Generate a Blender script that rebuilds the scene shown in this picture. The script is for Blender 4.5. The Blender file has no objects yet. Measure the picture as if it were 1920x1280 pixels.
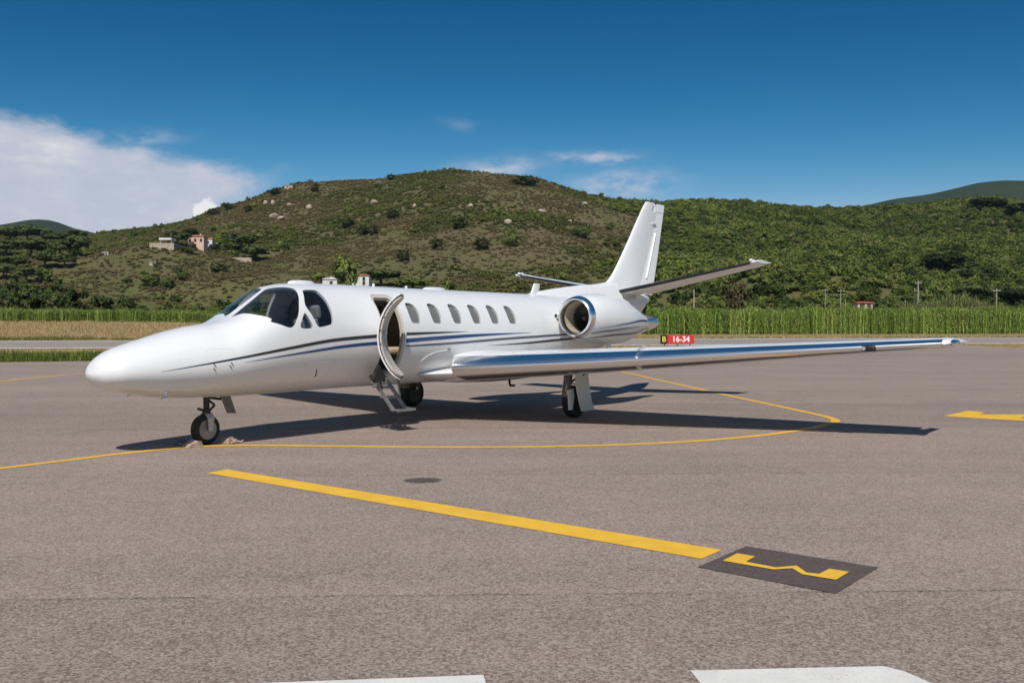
import bpy, bmesh, math, random
import numpy as np
from mathutils import Vector, Matrix
R = math.radians
rng = np.random.default_rng(7)
random.seed(7)
S = bpy.context.scene
COL = S.collection

# ------------------------------------------------------------------ camera
CAM_H, FPX, PITCH = 1.58, 1766.4, -0.0151
cd = bpy.data.cameras.new('camera'); cam = bpy.data.objects.new('camera', cd); COL.objects.link(cam)
cam.location = (0, 0, CAM_H); cam.rotation_euler = (math.pi/2 + PITCH, 0, 0)
cd.sensor_width = 36; cd.lens = FPX/1920*36; cd.clip_start = 0.1; cd.clip_end = 30000
S.camera = cam

# ------------------------------------------------------------------ light
SUN_EL, SUN_X = R(51.5), -0.03
S.view_settings.view_transform = 'Standard'; S.view_settings.look = 'None'
S.view_settings.exposure = 0.0; S.view_settings.gamma = 1.0
sl = bpy.data.lights.new('sun', 'SUN'); sl.energy = 4.3; sl.angle = R(0.53); sl.color = (1.0, 0.955, 0.89)
so = bpy.data.objects.new('sun', sl); COL.objects.link(so)
sd = Vector((SUN_X, -math.cos(SUN_EL), math.sin(SUN_EL))).normalized()
so.rotation_euler = sd.to_track_quat('Z', 'Y').to_euler()

# ------------------------------------------------------------------ world: clear sky with a cloud bank on the left
W = bpy.data.worlds.new('World'); S.world = W; W.use_nodes = True
NT = W.node_tree; NT.nodes.clear()
class NB:
    """small node-building helper"""
    def __init__(s, nt): s.nt = nt
    def n(s, t, **kw):
        nd = s.nt.nodes.new(t)
        for k, v in kw.items(): setattr(nd, k, v)
        return nd
    def put(s, sock, v):
        if isinstance(v, bpy.types.NodeSocket): s.nt.links.new(v, sock)
        elif v is not None: sock.default_value = v
    def m(s, op, a, b=None, c=None, clamp=False):
        nd = s.n('ShaderNodeMath', operation=op, use_clamp=clamp)
        for i, v in enumerate((a, b, c)):
            if v is not None: s.put(nd.inputs[i], v)
        return nd.outputs[0]
    def ss(s, v, lo, hi, a=0.0, b=1.0):
        nd = s.n('ShaderNodeMapRange', interpolation_type='SMOOTHSTEP')
        for k, x in (('Value', v), ('From Min', lo), ('From Max', hi), ('To Min', a), ('To Max', b)): s.put(nd.inputs[k], x)
        return nd.outputs[0]
    def noise(s, vec, scale, detail=4, rough=0.55, dist=0.0):
        nd = s.n('ShaderNodeTexNoise')
        if vec is not None: s.put(nd.inputs['Vector'], vec)
        nd.inputs['Scale'].default_value = scale; nd.inputs['Detail'].default_value = detail
        nd.inputs['Roughness'].default_value = rough; nd.inputs['Distortion'].default_value = dist
        return nd.outputs['Fac']
    def mix(s, f, a, b, mode='MIX'):
        nd = s.n('ShaderNodeMix', data_type='RGBA', blend_type=mode)
        s.put(nd.inputs[0], f)
        for i, v in ((6, a), (7, b)):
            if isinstance(v, (tuple, list)) and len(v) == 3: v = (*v, 1)
            s.put(nd.inputs[i], v)
        return nd.outputs[2]
    def xyz(s, v):
        nd = s.n('ShaderNodeSeparateXYZ'); s.put(nd.inputs[0], v); return nd.outputs
    def cmb(s, x, y, z):
        nd = s.n('ShaderNodeCombineXYZ')
        for i, v in enumerate((x, y, z)): s.put(nd.inputs[i], v)
        return nd.outputs[0]
b = NB(NT)
out = b.n('ShaderNodeOutputWorld'); bg = b.n('ShaderNodeBackground')
sky = b.n('ShaderNodeTexSky', sky_type='NISHITA', sun_disc=False)
sky.sun_elevation = SUN_EL; sky.sun_rotation = math.pi
sky.altitude = 0; sky.air_density = 1.0; sky.dust_density = 0.0; sky.ozone_density = 3.0
SKY_STRENGTH = 0.10
# one grade over the whole sky: the deep, contrasty blue of a polarising filter
dim = b.mix(1.0, sky.outputs[0], (0.1, 0.1, 0.1), 'MULTIPLY')
sep = b.n('ShaderNodeSeparateColor'); b.put(sep.inputs[0], dim)
g_ = b.m('MULTIPLY', b.m('POWER', sep.outputs[1], 1.99), 0.69*1.9**0.905*10)
b_ = b.m('MULTIPLY', b.m('POWER', sep.outputs[2], 1.90), 0.82*1.3**0.864*10)
r_ = b.m('MINIMUM', b.m('MULTIPLY', b.m('POWER', sep.outputs[0], 4.38), 6.2*1.5**1.99*10), b.m('MULTIPLY', g_, 0.8))
grd = b.n('ShaderNodeCombineColor')
for i, (v, lo) in enumerate(((r_, 0.01), (g_, 0.70), (b_, 1.9))): b.put(grd.inputs[i], b.m('MAXIMUM', v, lo))
tc = b.n('ShaderNodeTexCoord')
x, y, z = b.xyz(tc.outputs['Generated'])
az = b.m('ARCTAN2', x, y); el = b.m('ARCSINE', z)
stretch = b.cmb(az, b.m('MULTIPLY', el, 2.2), 0.0)
nz1 = b.noise(stretch, 9, 6, 0.6); nz2 = b.noise(stretch, 26, 5, 0.6)
puff = b.noise(b.cmb(az, el, 1.7), 60, 5, 0.55)
wob = b.m('ADD', b.m('MULTIPLY', b.m('SUBTRACT', nz1, 0.5), 0.05), b.m('MULTIPLY', b.m('SUBTRACT', nz2, 0.5), 0.022))
top = b.m('ADD', b.m('MULTIPLY', b.m('SUBTRACT', -0.26, az), 0.155), 0.163)
top = b.m('MINIMUM', top, 0.34)
m_top = b.ss(b.m('ADD', b.m('SUBTRACT', top, el), wob), -0.004, 0.022)
rb_ = b.m('SUBTRACT', b.m('ADD', -0.225, b.m('MULTIPLY', b.m('SUBTRACT', el, 0.158), 1.3)), az)
m_right = b.ss(b.m('ADD', rb_, b.m('MULTIPLY', wob, 1.4)), -0.008, 0.045)
bank = b.m('MULTIPLY', b.m('MULTIPLY', m_top, m_right), b.ss(nz1, 0.2, 0.65, 0.74, 0.97))
def blob(ca, ce, sa, se, tilt, amp):
    da = b.m('SUBTRACT', az, ca); de = b.m('SUBTRACT', b.m('SUBTRACT', el, ce), b.m('MULTIPLY', da, tilt))
    r = b.m('ADD', b.m('POWER', b.m('ABSOLUTE', b.m('DIVIDE', da, sa)), 2.0), b.m('POWER', b.m('ABSOLUTE', b.m('DIVIDE', de, se)), 2.0))
    g = b.m('POWER', 2.718, b.m('MULTIPLY', r, -1.0))
    return b.m('MULTIPLY', b.m('MULTIPLY', g, b.ss(nz2, 0.30, 0.66)), amp)
wis = [blob(-0.015, 0.166, 0.045, 0.010, 0.10, 0.75), blob(0.085, 0.177, 0.040, 0.006, -0.02, 0.8),
       blob(0.118, 0.149, 0.045, 0.012, 0.03, 0.95), blob(-0.055, 0.210, 0.020, 0.006, -0.15, 0.16),
       blob(-0.375, 0.183, 0.035, 0.007, 0.12, 0.45), blob(0.115, 0.174, 0.02, 0.005, 0.15, 0.7)]
cov = bank
for w in wis: cov = b.m('MAXIMUM', cov, w)
da = b.m('DIVIDE', b.m('SUBTRACT', az, -0.313), 0.013); de = b.m('DIVIDE', b.m('SUBTRACT', el, 0.118), 0.013)
rr = b.m('SQRT', b.m('ADD', b.m('MULTIPLY', da, da), b.m('MULTIPLY', de, de)))
cum = b.ss(b.m('ADD', rr, b.m('MULTIPLY', b.m('SUBTRACT', puff, 0.5), 1.6)), 1.0, 0.72)
bright = b.m('MULTIPLY', b.ss(nz2, 0.32, 0.75), b.ss(b.m('ABSOLUTE', b.m('SUBTRACT', el, b.m('ADD', 0.165, b.m('MULTIPLY', b.m('ADD', az, 0.46), -0.05)))), 0.016, 0.004))
bright = b.m('MULTIPLY', bright, b.ss(az, -0.40, -0.46))
ccol = b.mix(b.m('MAXIMUM', bright, b.ss(nz2, 0.42, 0.75, 0, 0.28)), (5.5, 5.75, 6.7), (8.6, 8.3, 8.1))
# the air brightens to a pale band under the cloud and near the horizon, as in the sky texture itself
skyc = b.mix(cov, grd.outputs[0], ccol)
skyc = b.mix(cum, skyc, (8.8, 8.7, 8.8))
b.put(bg.inputs['Color'], skyc); bg.inputs['Strength'].default_value = SKY_STRENGTH
NT.links.new(bg.outputs[0], out.inputs[0])

# ------------------------------------------------------------------ helpers
def pchip(xs, ys):
    xs = np.array(xs, float); ys = np.array(ys, float); h = np.diff(xs); d = np.diff(ys)/h
    m = np.zeros(len(xs)); m[0] = d[0]; m[-1] = d[-1]
    for i in range(1, len(xs)-1):
        if d[i-1]*d[i] > 0:
            w1 = 2*h[i]+h[i-1]; w2 = h[i]+2*h[i-1]; m[i] = (w1+w2)/(w1/d[i-1]+w2/d[i])
    def f(x):
        x = np.clip(x, xs[0], xs[-1]); i = np.clip(np.searchsorted(xs, x)-1, 0, len(xs)-2); t = (x-xs[i])/h[i]
        return (1+2*t)*(1-t)**2*ys[i]+t*(1-t)**2*h[i]*m[i]+t*t*(3-2*t)*ys[i+1]+t*t*(t-1)*h[i]*m[i+1]
    return f

class MB:
    def __init__(s): s.v = []; s.f = []; s.m = []
    def add(s, vs, fs, mi=0):
        o = len(s.v); s.v.extend([tuple(map(float, p)) for p in vs])
        s.f.extend([tuple(int(i)+o for i in f) for f in fs]); s.m.extend([mi]*len(fs)); return s
    def box(s, c, d, M=None, mi=0):
        vs = [Vector((sx*d[0]/2, sy*d[1]/2, sz*d[2]/2)) for sx in (-1, 1) for sy in (-1, 1) for sz in (-1, 1)]
        if M is not None: vs = [M @ v for v in vs]
        vs = [v+Vector(c) for v in vs]
        return s.add(vs, [(0,1,3,2),(4,6,7,5),(0,4,5,1),(2,3,7,6),(0,2,6,4),(1,5,7,3)], mi)
    def tube(s, p0, p1, r0, r1=None, n=12, mi=0):
        r1 = r0 if r1 is None else r1
        p0 = Vector(p0); p1 = Vector(p1); d = (p1-p0).normalized()
        a = d.orthogonal().normalized(); c = d.cross(a)
        vs = []
        for p, r in ((p0, r0), (p1, r1)):
            for i in range(n):
                t = 2*math.pi*i/n; vs.append(p+(a*math.cos(t)+c*math.sin(t))*r)
        fs = [(i, (i+1) % n, n+(i+1) % n, n+i) for i in range(n)]
        fs += [tuple(range(n-1, -1, -1)), tuple(range(n, 2*n))]
        return s.add(vs, fs, mi)
    def path(s, pts, r, n=8, mi=0):
        for a, c in zip(pts[:-1], pts[1:]): s.tube(a, c, r, r, n, mi)
        return s
    def loft(s, rings, cap=True, mi=0, closed=True):
        n = len(rings[0]); vs = [p for r in rings for p in r]; fs = []
        for i in range(len(rings)-1):
            for j in range(n if closed else n-1):
                k = (j+1) % n; fs.append((i*n+j, i*n+k, (i+1)*n+k, (i+1)*n+j))
        if cap and closed:
            fs += [tuple(range(n-1, -1, -1)), tuple(range((len(rings)-1)*n, len(rings)*n))]
        return s.add(vs, fs, mi)
    def lathe(s, prof, axis='x', n=32, c=(0, 0, 0), mi=0, zc=None, loop=False):
        """prof: list of (a, r) along the axis"""
        rings = []
        for a, r in prof:
            oz = 0 if zc is None else zc(a)
            ring = []
            for i in range(n):
                t = 2*math.pi*i/n; u, w = r*math.cos(t), r*math.sin(t)
                p = {'x': (a, u, w+oz), 'y': (u, a, w), 'z': (u, w, a)}[axis]
                ring.append((p[0]+c[0], p[1]+c[1], p[2]+c[2]))
            rings.append(ring)
        if loop: rings.append(rings[0])
        return s.loft(rings, cap=not loop, mi=mi)
    def build(s, name, mats, parent=None, smooth=True, angle=35, fix=True):
        me = bpy.data.meshes.new(name); me.from_pydata(s.v, [], s.f)
        mats = mats if isinstance(mats, (list, tuple)) else [mats]
        for m in mats: me.materials.append(m)
        me.polygons.foreach_set('material_index', s.m)
        if fix:
            bm = bmesh.new(); bm.from_mesh(me)
            bmesh.ops.remove_doubles(bm, verts=bm.verts, dist=1e-5)
            bmesh.ops.recalc_face_normals(bm, faces=bm.faces); bm.to_mesh(me); bm.free()
        if smooth:
            me.polygons.foreach_set('use_smooth', [True]*len(me.polygons)); me.set_sharp_from_angle(angle=R(angle))
        me.update()
        return link(name, me, parent)

def link(name, data, parent=None):
    o = bpy.data.objects.new(name, data); COL.objects.link(o); o.parent = parent; return o
def tag(o, label, cat, group=None):
    o['label'] = label; o['category'] = cat
    if group: o['group'] = group
    return o
def struct(o): o['kind'] = 'structure'; return o
def stuff(o, label=None, cat=None):
    o['kind'] = 'stuff'
    if label: o['label'] = label
    if cat: o['category'] = cat
    return o
def empty(name, loc=(0, 0, 0), rz=0, parent=None):
    o = bpy.data.objects.new(name, None); COL.objects.link(o); o.location = loc; o.rotation_euler = (0, 0, rz)
    o.empty_display_size = 0.2; o.parent = parent; return o
def copy_tree(o, parent=None):
    c = o.copy(); COL.objects.link(c); c.parent = parent
    for ch in list(o.children):
        if ch is not c: copy_tree(ch, c)
    return c

# ------------------------------------------------------------------ materials
def principled(name):
    m = bpy.data.materials.new(name); m.use_nodes = True
    nb = NB(m.node_tree); p = m.node_tree.nodes['Principled BSDF']; return m, nb, p
def mat(name, col, rough=0.5, metal=0.0, coat=0.0, var=0.0, scale=8.0, bump=0.0, bscale=40.0, spec=0.5, varcol=None):
    m, nb, p = principled(name)
    p.inputs['Roughness'].default_value = rough; p.inputs['Metallic'].default_value = metal
    p.inputs['Coat Weight'].default_value = coat; p.inputs['Coat Roughness'].default_value = 0.06
    p.inputs['Specular IOR Level'].default_value = spec
    p.inputs['Base Color'].default_value = (*col, 1)
    t = nb.n('ShaderNodeTexCoord').outputs['Object'] if (var or bump) else None
    if var:
        c2 = varcol or tuple(c*(1-var) for c in col)
        nb.put(p.inputs['Base Color'], nb.mix(nb.ss(nb.noise(t, scale, 6, 0.6), 0.35, 0.7), col, c2))
    if bump:
        bn = nb.n('ShaderNodeBump'); bn.inputs['Strength'].default_value = bump; bn.inputs['Distance'].default_value = 0.01
        nb.put(bn.inputs['Height'], nb.noise(t, bscale, 5, 0.6)); nb.put(p.inputs['Normal'], bn.outputs[0])
    return m
M = {}
# aircraft paint: gloss white with faint streaks of grime
m, nb, p = principled('white_paint'); M['white'] = m
t = nb.n('ShaderNodeTexCoord').outputs['Object']
mp = nb.n('ShaderNodeMapping'); mp.inputs['Scale'].default_value = (0.7, 3, 3); nb.put(mp.inputs[0], t)
gr = nb.ss(nb.noise(mp.outputs[0], 2.2, 8, 0.65), 0.42, 0.78)
nb.put(p.inputs['Base Color'], nb.mix(nb.m('MULTIPLY', gr, 0.10), (0.77, 0.77, 0.77), (0.66, 0.65, 0.64)))
nb.put(p.inputs['Roughness'], nb.ss(nb.noise(t, 5, 4), 0.3, 0.7, 0.26, 0.36))
p.inputs['Coat Weight'].default_value = 0.35; p.inputs['Coat Roughness'].default_value = 0.08
M['white2'] = mat('fairing_white', (0.74, 0.74, 0.73), 0.45)
M['chrome'] = mat('polished_metal', (0.86, 0.86, 0.86), 0.24, 1.0)
M['steel'] = mat('brushed_steel', (0.55, 0.55, 0.56), 0.32, 1.0, var=0.25, scale=12)
M['galv'] = mat('light_metal_paint', (0.50, 0.51, 0.52), 0.45, 0.3, var=0.2)
M['darkmetal'] = mat('dark_metal', (0.055, 0.05, 0.048), 0.5, 0.6, var=0.3)
M['black'] = mat('black_rubber_boot', (0.018, 0.018, 0.02), 0.42)
M['tyre'] = mat('tyre_rubber', (0.022, 0.02, 0.019), 0.75, var=0.4, scale=20, bump=0.2)
M['st_black'] = mat('stripe_black', (0.022, 0.022, 0.03), 0.3, coat=0.4)
M['st_blue'] = mat('stripe_blue', (0.008, 0.055, 0.19), 0.3, coat=0.4)
M['st_grey'] = mat('stripe_grey', (0.09, 0.10, 0.135), 0.35, coat=0.3)
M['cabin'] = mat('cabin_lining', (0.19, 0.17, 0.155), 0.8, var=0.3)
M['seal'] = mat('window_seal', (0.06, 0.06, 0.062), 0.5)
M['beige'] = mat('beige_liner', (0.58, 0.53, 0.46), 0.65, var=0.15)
M['tan'] = mat('tan_leather', (0.56, 0.42, 0.28), 0.55, var=0.15)
M['duct'] = mat('inlet_duct', (0.46, 0.39, 0.30), 0.45, 0.2)
M['fan'] = mat('fan_blade', (0.14, 0.14, 0.145), 0.35, 0.9)
M['grille'] = mat('shade_grey', (0.25, 0.243, 0.235), 0.55, var=0.12, scale=3)
M['orange'] = mat('amber_lens', (0.6, 0.28, 0.03), 0.2)
def glass(name, tint, refl=1.0):
    m = bpy.data.materials.new(name); m.use_nodes = True; nt = m.node_tree; nt.nodes.clear(); nb = NB(nt)
    o = nb.n('ShaderNodeOutputMaterial'); tr = nb.n('ShaderNodeBsdfTransparent'); gl = nb.n('ShaderNodeBsdfGlossy')
    tr.inputs[0].default_value = (*tint, 1); gl.inputs['Roughness'].default_value = 0.02
    fr = nb.n('ShaderNodeFresnel'); fr.inputs[0].default_value = 1.5
    ge = nb.n('ShaderNodeNewGeometry'); front = nb.m('SUBTRACT', 1.0, ge.outputs['Backfacing'])      # mirror only at the outer face of the pane
    mx = nb.n('ShaderNodeMixShader'); nb.put(mx.inputs[0], nb.m('MULTIPLY', nb.m('MULTIPLY', fr.outputs[0], refl, clamp=True), front))
    nt.links.new(tr.outputs[0], mx.inputs[1]); nt.links.new(gl.outputs[0], mx.inputs[2]); nt.links.new(mx.outputs[0], o.inputs[0])
    return m
M['glass'] = glass('tinted_glass', (0.86, 0.88, 0.90), 1.2)
M['clear'] = glass('cabin_glass', (0.93, 0.93, 0.93), 0.9)

# ground materials use world-scale object coordinates
def asphalt(name, base, lanes=True, speck=0.55, lane_w=4.55):
    m, nb, p = principled(name)
    t = nb.n('ShaderNodeTexCoord').outputs['Object']
    X, Y, Z = nb.xyz(t)
    a1 = nb.noise(t, 82, 3, 0.8)
    vo = nb.n('ShaderNodeTexVoronoi'); nb.put(vo.inputs['Vector'], t); vo.inputs['Scale'].default_value = 78
    cellc = nb.xyz(vo.outputs['Color'])[0]
    agg = nb.m('ADD', nb.m('MULTIPLY', nb.m('SUBTRACT', a1, 0.5), 1.5*speck), nb.m('MULTIPLY', nb.m('SUBTRACT', cellc, 0.5), 1.0*speck))
    big = nb.m('MULTIPLY', nb.m('SUBTRACT', nb.noise(t, 0.35, 5, 0.6), 0.5), 0.45)
    mid = nb.m('MULTIPLY', nb.m('SUBTRACT', nb.noise(t, 3.5, 5, 0.65), 0.5), 0.30)
    v = nb.m('ADD', nb.m('ADD', agg, big), nb.m('ADD', mid, 1.0))
    if lanes:
        wv = nb.m('MULTIPLY', nb.m('SUBTRACT', nb.noise(t, 0.8, 4), 0.5), 0.12)
        yy = nb.m('DIVIDE', nb.m('ADD', nb.m('ADD', Y, wv), nb.m('ADD', nb.m('MULTIPLY', X, -0.035), 3.55)), lane_w)
        fr = nb.m('ABSOLUTE', nb.m('SUBTRACT', nb.m('FRACT', yy), 0.5))
        seam = nb.m('MULTIPLY', nb.ss(fr, 0.494, 0.4985), nb.ss(nb.noise(t, 1.1, 4, 0.7), 0.36, 0.58))
        wn = nb.n('ShaderNodeTexWhiteNoise', noise_dimensions='1D'); nb.put(wn.inputs['W'], nb.m('FLOOR', yy))
        lane = nb.m('MULTIPLY', nb.m('SUBTRACT', wn.outputs['Value'], 0.5), 0.13)
        mp = nb.n('ShaderNodeMapping'); mp.inputs['Scale'].default_value = (0.06, 1.4, 1); nb.put(mp.inputs[0], t)
        streak = nb.m('MULTIPLY', nb.m('SUBTRACT', nb.noise(mp.outputs[0], 1.0, 2, 0.5), 0.5), 0.26)
        spot = nb.ss(nb.noise(t, 0.9, 5, 0.65, 0.6), 0.60, 0.78, 0.0, 0.20); spot = nb.m('ADD', spot, nb.ss(nb.noise(t, 5.0, 3, 0.6), 0.68, 0.76, 0.0, 0.16)); streak = nb.m('SUBTRACT', streak, spot)
        v = nb.m('ADD', nb.m('ADD', v, lane), nb.m('SUBTRACT', streak, nb.m('MULTIPLY', seam, 0.36)))
    v = nb.m('MAXIMUM', v, 0.22)
    hue = nb.mix(nb.ss(cellc, 0.2, 0.9), (base[0]*1.03, base[1]*0.98, base[2]*0.94), (base[0]*0.97, base[1]*1.0, base[2]*1.05))
    sc = nb.n('ShaderNodeVectorMath', operation='SCALE'); nb.put(sc.inputs[0], hue); nb.put(sc.inputs['Scale'], v)
    nb.put(p.inputs['Base Color'], sc.outputs[0])
    p.inputs['Roughness'].default_value = 0.85; p.inputs['Specular IOR Level'].default_value = 0.25
    bn = nb.n('ShaderNodeBump'); bn.inputs['Strength'].default_value = 0.5; bn.inputs['Distance'].default_value = 0.006
    nb.put(bn.inputs['Height'], a1); nb.put(p.inputs['Normal'], bn.outputs[0])
    return m
M['asphalt'] = asphalt('apron_asphalt', (0.286, 0.226, 0.185), speck=0.85)
M['runway'] = asphalt('runway_asphalt', (0.30, 0.255, 0.22), lanes=False, speck=0.2)
M['patch'] = asphalt('dark_box_paint', (0.105, 0.080, 0.072), lanes=False, speck=0.5)
def paint(name, col, worn=0.5):
    m, nb, p = principled(name)
    t = nb.n('ShaderNodeTexCoord').outputs['Object']
    f = nb.ss(nb.m('ADD', nb.noise(t, 70, 4, 0.75), nb.m('MULTIPLY', nb.m('SUBTRACT', nb.noise(t, 2.5, 5, 0.7), 0.5), 0.35)), 0.56, 0.70, 0, worn); g = nb.noise(t, 4, 5)
    c = nb.mix(nb.ss(g, 0.3, 0.75), col, tuple(q*0.86 for q in col))
    nb.put(p.inputs['Base Color'], nb.mix(f, c, (0.25, 0.2, 0.15)))
    p.inputs['Roughness'].default_value = 0.7
    bn = nb.n('ShaderNodeBump'); bn.inputs['Strength'].default_value = 0.35; bn.inputs['Distance'].default_value = 0.005
    nb.put(bn.inputs['Height'], nb.noise(t, 75, 3, 0.75)); nb.put(p.inputs['Normal'], bn.outputs[0])
    return m
M['yellow'] = paint('yellow_marking', (0.86, 0.49, 0.035), 0.45)
M['whitemark'] = paint('white_marking', (0.76, 0.73, 0.68), 0.45)
M['thinyellow'] = paint('thin_yellow_marking', (0.80, 0.45, 0.045), 0.6)

def soil(name, cols, sc, bumpy=0.6, low=None):
    """blend of three earth and herb tones by noise"""
    m, nb, p = principled(name)
    t = nb.n('ShaderNodeTexCoord').outputs['Object']
    a = nb.noise(t, sc, 7, 0.62); c = nb.noise(t, sc*5.3, 6, 0.65); e = nb.noise(t, sc*22, 4, 0.6)
    col = nb.mix(nb.ss(a, 0.38, 0.62), cols[0], cols[1]); col = nb.mix(nb.ss(c, 0.45, 0.68), col, cols[2])
    if low:      # greener herb cover on the lower ground
        hz_ = nb.m('ADD', nb.xyz(t)[2], nb.m('MULTIPLY', nb.m('SUBTRACT', a, 0.5), 60.0)); lowc = nb.mix(nb.ss(c, 0.40, 0.62), low[0], low[1]); col = nb.mix(nb.ss(hz_, 34.0, 10.0), col, lowc)
    col = nb.mix(nb.ss(e, 0.35, 0.75, 0, 0.35), col, tuple(q*0.5 for q in cols[0]))
    nb.put(p.inputs['Base Color'], col); p.inputs['Roughness'].default_value = 0.95; p.inputs['Specular IOR Level'].default_value = 0.1
    bn = nb.n('ShaderNodeBump'); bn.inputs['Strength'].default_value = bumpy; bn.inputs['Distance'].default_value = 1.0
    nb.put(bn.inputs['Height'], c); nb.put(p.inputs['Normal'], bn.outputs[0])
    return m
M['drygrass'] = soil('dry_grass_ground', ((0.40, 0.29, 0.15), (0.36, 0.27, 0.13), (0.28, 0.24, 0.10)), 0.12, 0.2)
M['hill'] = soil('hill_scrub_ground', ((0.132, 0.103, 0.058), (0.112, 0.101, 0.045), (0.092, 0.098, 0.035)), 0.018, low=((0.135, 0.118, 0.045), (0.098, 0.112, 0.038)))
M['farhill'] = soil('far_hill_woods', ((0.028, 0.042, 0.022), (0.022, 0.035, 0.018), (0.04, 0.05, 0.026)), 0.012)

def leafmat(name, cols, instancer=False, trans=0.25):
    m = bpy.data.materials.new(name); m.use_nodes = True; nt = m.node_tree; nt.nodes.clear(); nb = NB(nt)
    o = nb.n('ShaderNodeOutputMaterial')
    if instancer:
        at = nb.n('ShaderNodeAttribute', attribute_type='INSTANCER', attribute_name='col'); base = at.outputs['Color']
    else:
        oi = nb.n('ShaderNodeObjectInfo'); base = nb.mix(oi.outputs['Random'], cols[0], cols[1])
    ge = nb.n('ShaderNodeNewGeometry')
    base = nb.mix(ge.outputs['Random Per Island'], base, nb.mix(1.0, base, (0.62, 0.66, 0.60), 'MULTIPLY'))
    di = nb.n('ShaderNodeBsdfDiffuse'); tr = nb.n('ShaderNodeBsdfTranslucent'); mx = nb.n('ShaderNodeMixShader')
    nb.put(di.inputs[0], base); nb.put(tr.inputs[0], base); mx.inputs[0].default_value = trans
    nt.links.new(di.outputs[0], mx.inputs[1]); nt.links.new(tr.outputs[0], mx.inputs[2]); nt.links.new(mx.outputs[0], o.inputs[0])
    return m
M['leaf_i'] = leafmat('scrub_leaves', None, True)
M['leaf_dark'] = leafmat('dark_leaves', ((0.046, 0.062, 0.026), (0.062, 0.080, 0.032)))
M['leaf_pine'] = leafmat('pine_needles', ((0.13, 0.16, 0.06), (0.15, 0.18, 0.065)))
M['leaf_fresh'] = leafmat('fresh_leaves', ((0.22, 0.27, 0.07), (0.25, 0.29, 0.08)))
M['leaf_brown'] = leafmat('dry_leaves', ((0.15, 0.125, 0.062), (0.17, 0.135, 0.068)))
M['leaf_bush'] = leafmat('bush_leaves', ((0.062, 0.088, 0.032), (0.085, 0.115, 0.04)))
M['bark'] = mat('bark', (0.12, 0.09, 0.065), 0.9, var=0.5, scale=3, bump=0.5)

# ------------------------------------------------------------------ terrain
def vnoise(x, y, seed=0):
    xi = np.floor(x).astype(np.int64); yi = np.floor(y).astype(np.int64); xf = x-xi; yf = y-yi
    def h(a, c):
        n = (a*374761393+c*668265263+seed*974634777) & 0x7fffffff
        n = ((n ^ (n >> 13))*1274126177) & 0x7fffffff
        return ((n ^ (n >> 16)) & 0xffff)/65535.0
    u = xf*xf*(3-2*xf); v = yf*yf*(3-2*yf)
    return (h(xi, yi)*(1-u)+h(xi+1, yi)*u)*(1-v)+(h(xi, yi+1)*(1-u)+h(xi+1, yi+1)*u)*v
def fbm(x, y, seed=0, o=4):
    r = 0; a = 0.5
    for i in range(o): r = r+a*vnoise(x*2**i, y*2**i, seed+i); a *= 0.5
    return r
def sstep(t): t = np.clip(t, 0, 1); return t*t*(3-2*t)
RUN_SLOPE, RUN_NEAR, RUN_FAR, CROP = 0.25, 76.0, 128.0, 140.0     # lines Y = c + slope*X
CREST_Y, FOOT_Y = 650.0, 185.0
crest = [(-900, 470), (-500, 455), (-200, 440), (0, 446), (100, 452), (160, 448), (200, 440), (280, 431), (340, 420), (375, 409), (400, 397), (430, 389), (470, 379), (500, 366),
         (540, 354), (560, 348), (600, 346), (700, 341), (730, 337), (800, 329), (850, 325), (900, 326), (940, 330), (1000, 335), (1050, 350), (1100, 365), (1150, 375),
         (1200, 380), (1240, 383), (1300, 381), (1330, 379), (1400, 381), (1450, 388), (1500, 393), (1560, 396), (1630, 394), (1700, 392), (1780, 385), (1830, 380),
         (1870, 381), (1920, 388), (2100, 400), (2500, 410), (3000, 420)]
HC = pchip([(u-960)/FPX*CREST_Y for u, v in crest], [CAM_H+(613.3-v)/FPX*CREST_Y for u, v in crest])
def ground_z(X, Y):
    X = np.asarray(X, float); Y = np.asarray(Y, float)
    s = Y-RUN_SLOPE*X-RUN_FAR
    bank = 1.75*sstep(s/12)*sstep((30-X)/90)+0.25*sstep(s/14)
    t = (Y-FOOT_Y)/(CREST_Y-FOOT_Y)
    up = np.clip(t, 0, 1)**1.5
    after = np.clip(Y-CREST_Y, 0, None)
    prof = np.where(t <= 1, up, np.clip(1+0.0006*after-(after/420)**2, -0.3, 1.2))
    amp = sstep((t-0.03)/0.25)*np.where(t < 1, sstep((1.02-t)/0.25)*0.9+0.1, 0.1)
    n = (fbm(X/95, Y/95, 3, 5)-0.47)*26+(fbm(X/30, Y/42, 9, 3)-0.45)*5
    return bank+np.where(s > 0, HC(X)*prof+n*amp, 0.0)
def ray(u, v):
    a = (u-960)/FPX; c = (640-v)/FPX; cp, sp = math.cos(PITCH), math.sin(PITCH)
    return np.array([a, cp-c*sp, sp+c*cp])
def hill_hit(u, v, y0=150, y1=640):
    """where the line of sight through a point of the photograph meets the terrain"""
    d = ray(u, v); ys = np.arange(y0, y1, 0.5); k = ys/d[1]
    X = d[0]*k; Z = CAM_H+d[2]*k
    below = Z < ground_z(X, ys)
    i = int(np.argmax(below)) if below.any() else len(ys)-1
    return Vector((float(X[i]), float(ys[i]), float(ground_z(X[i], ys[i]))))

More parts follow.
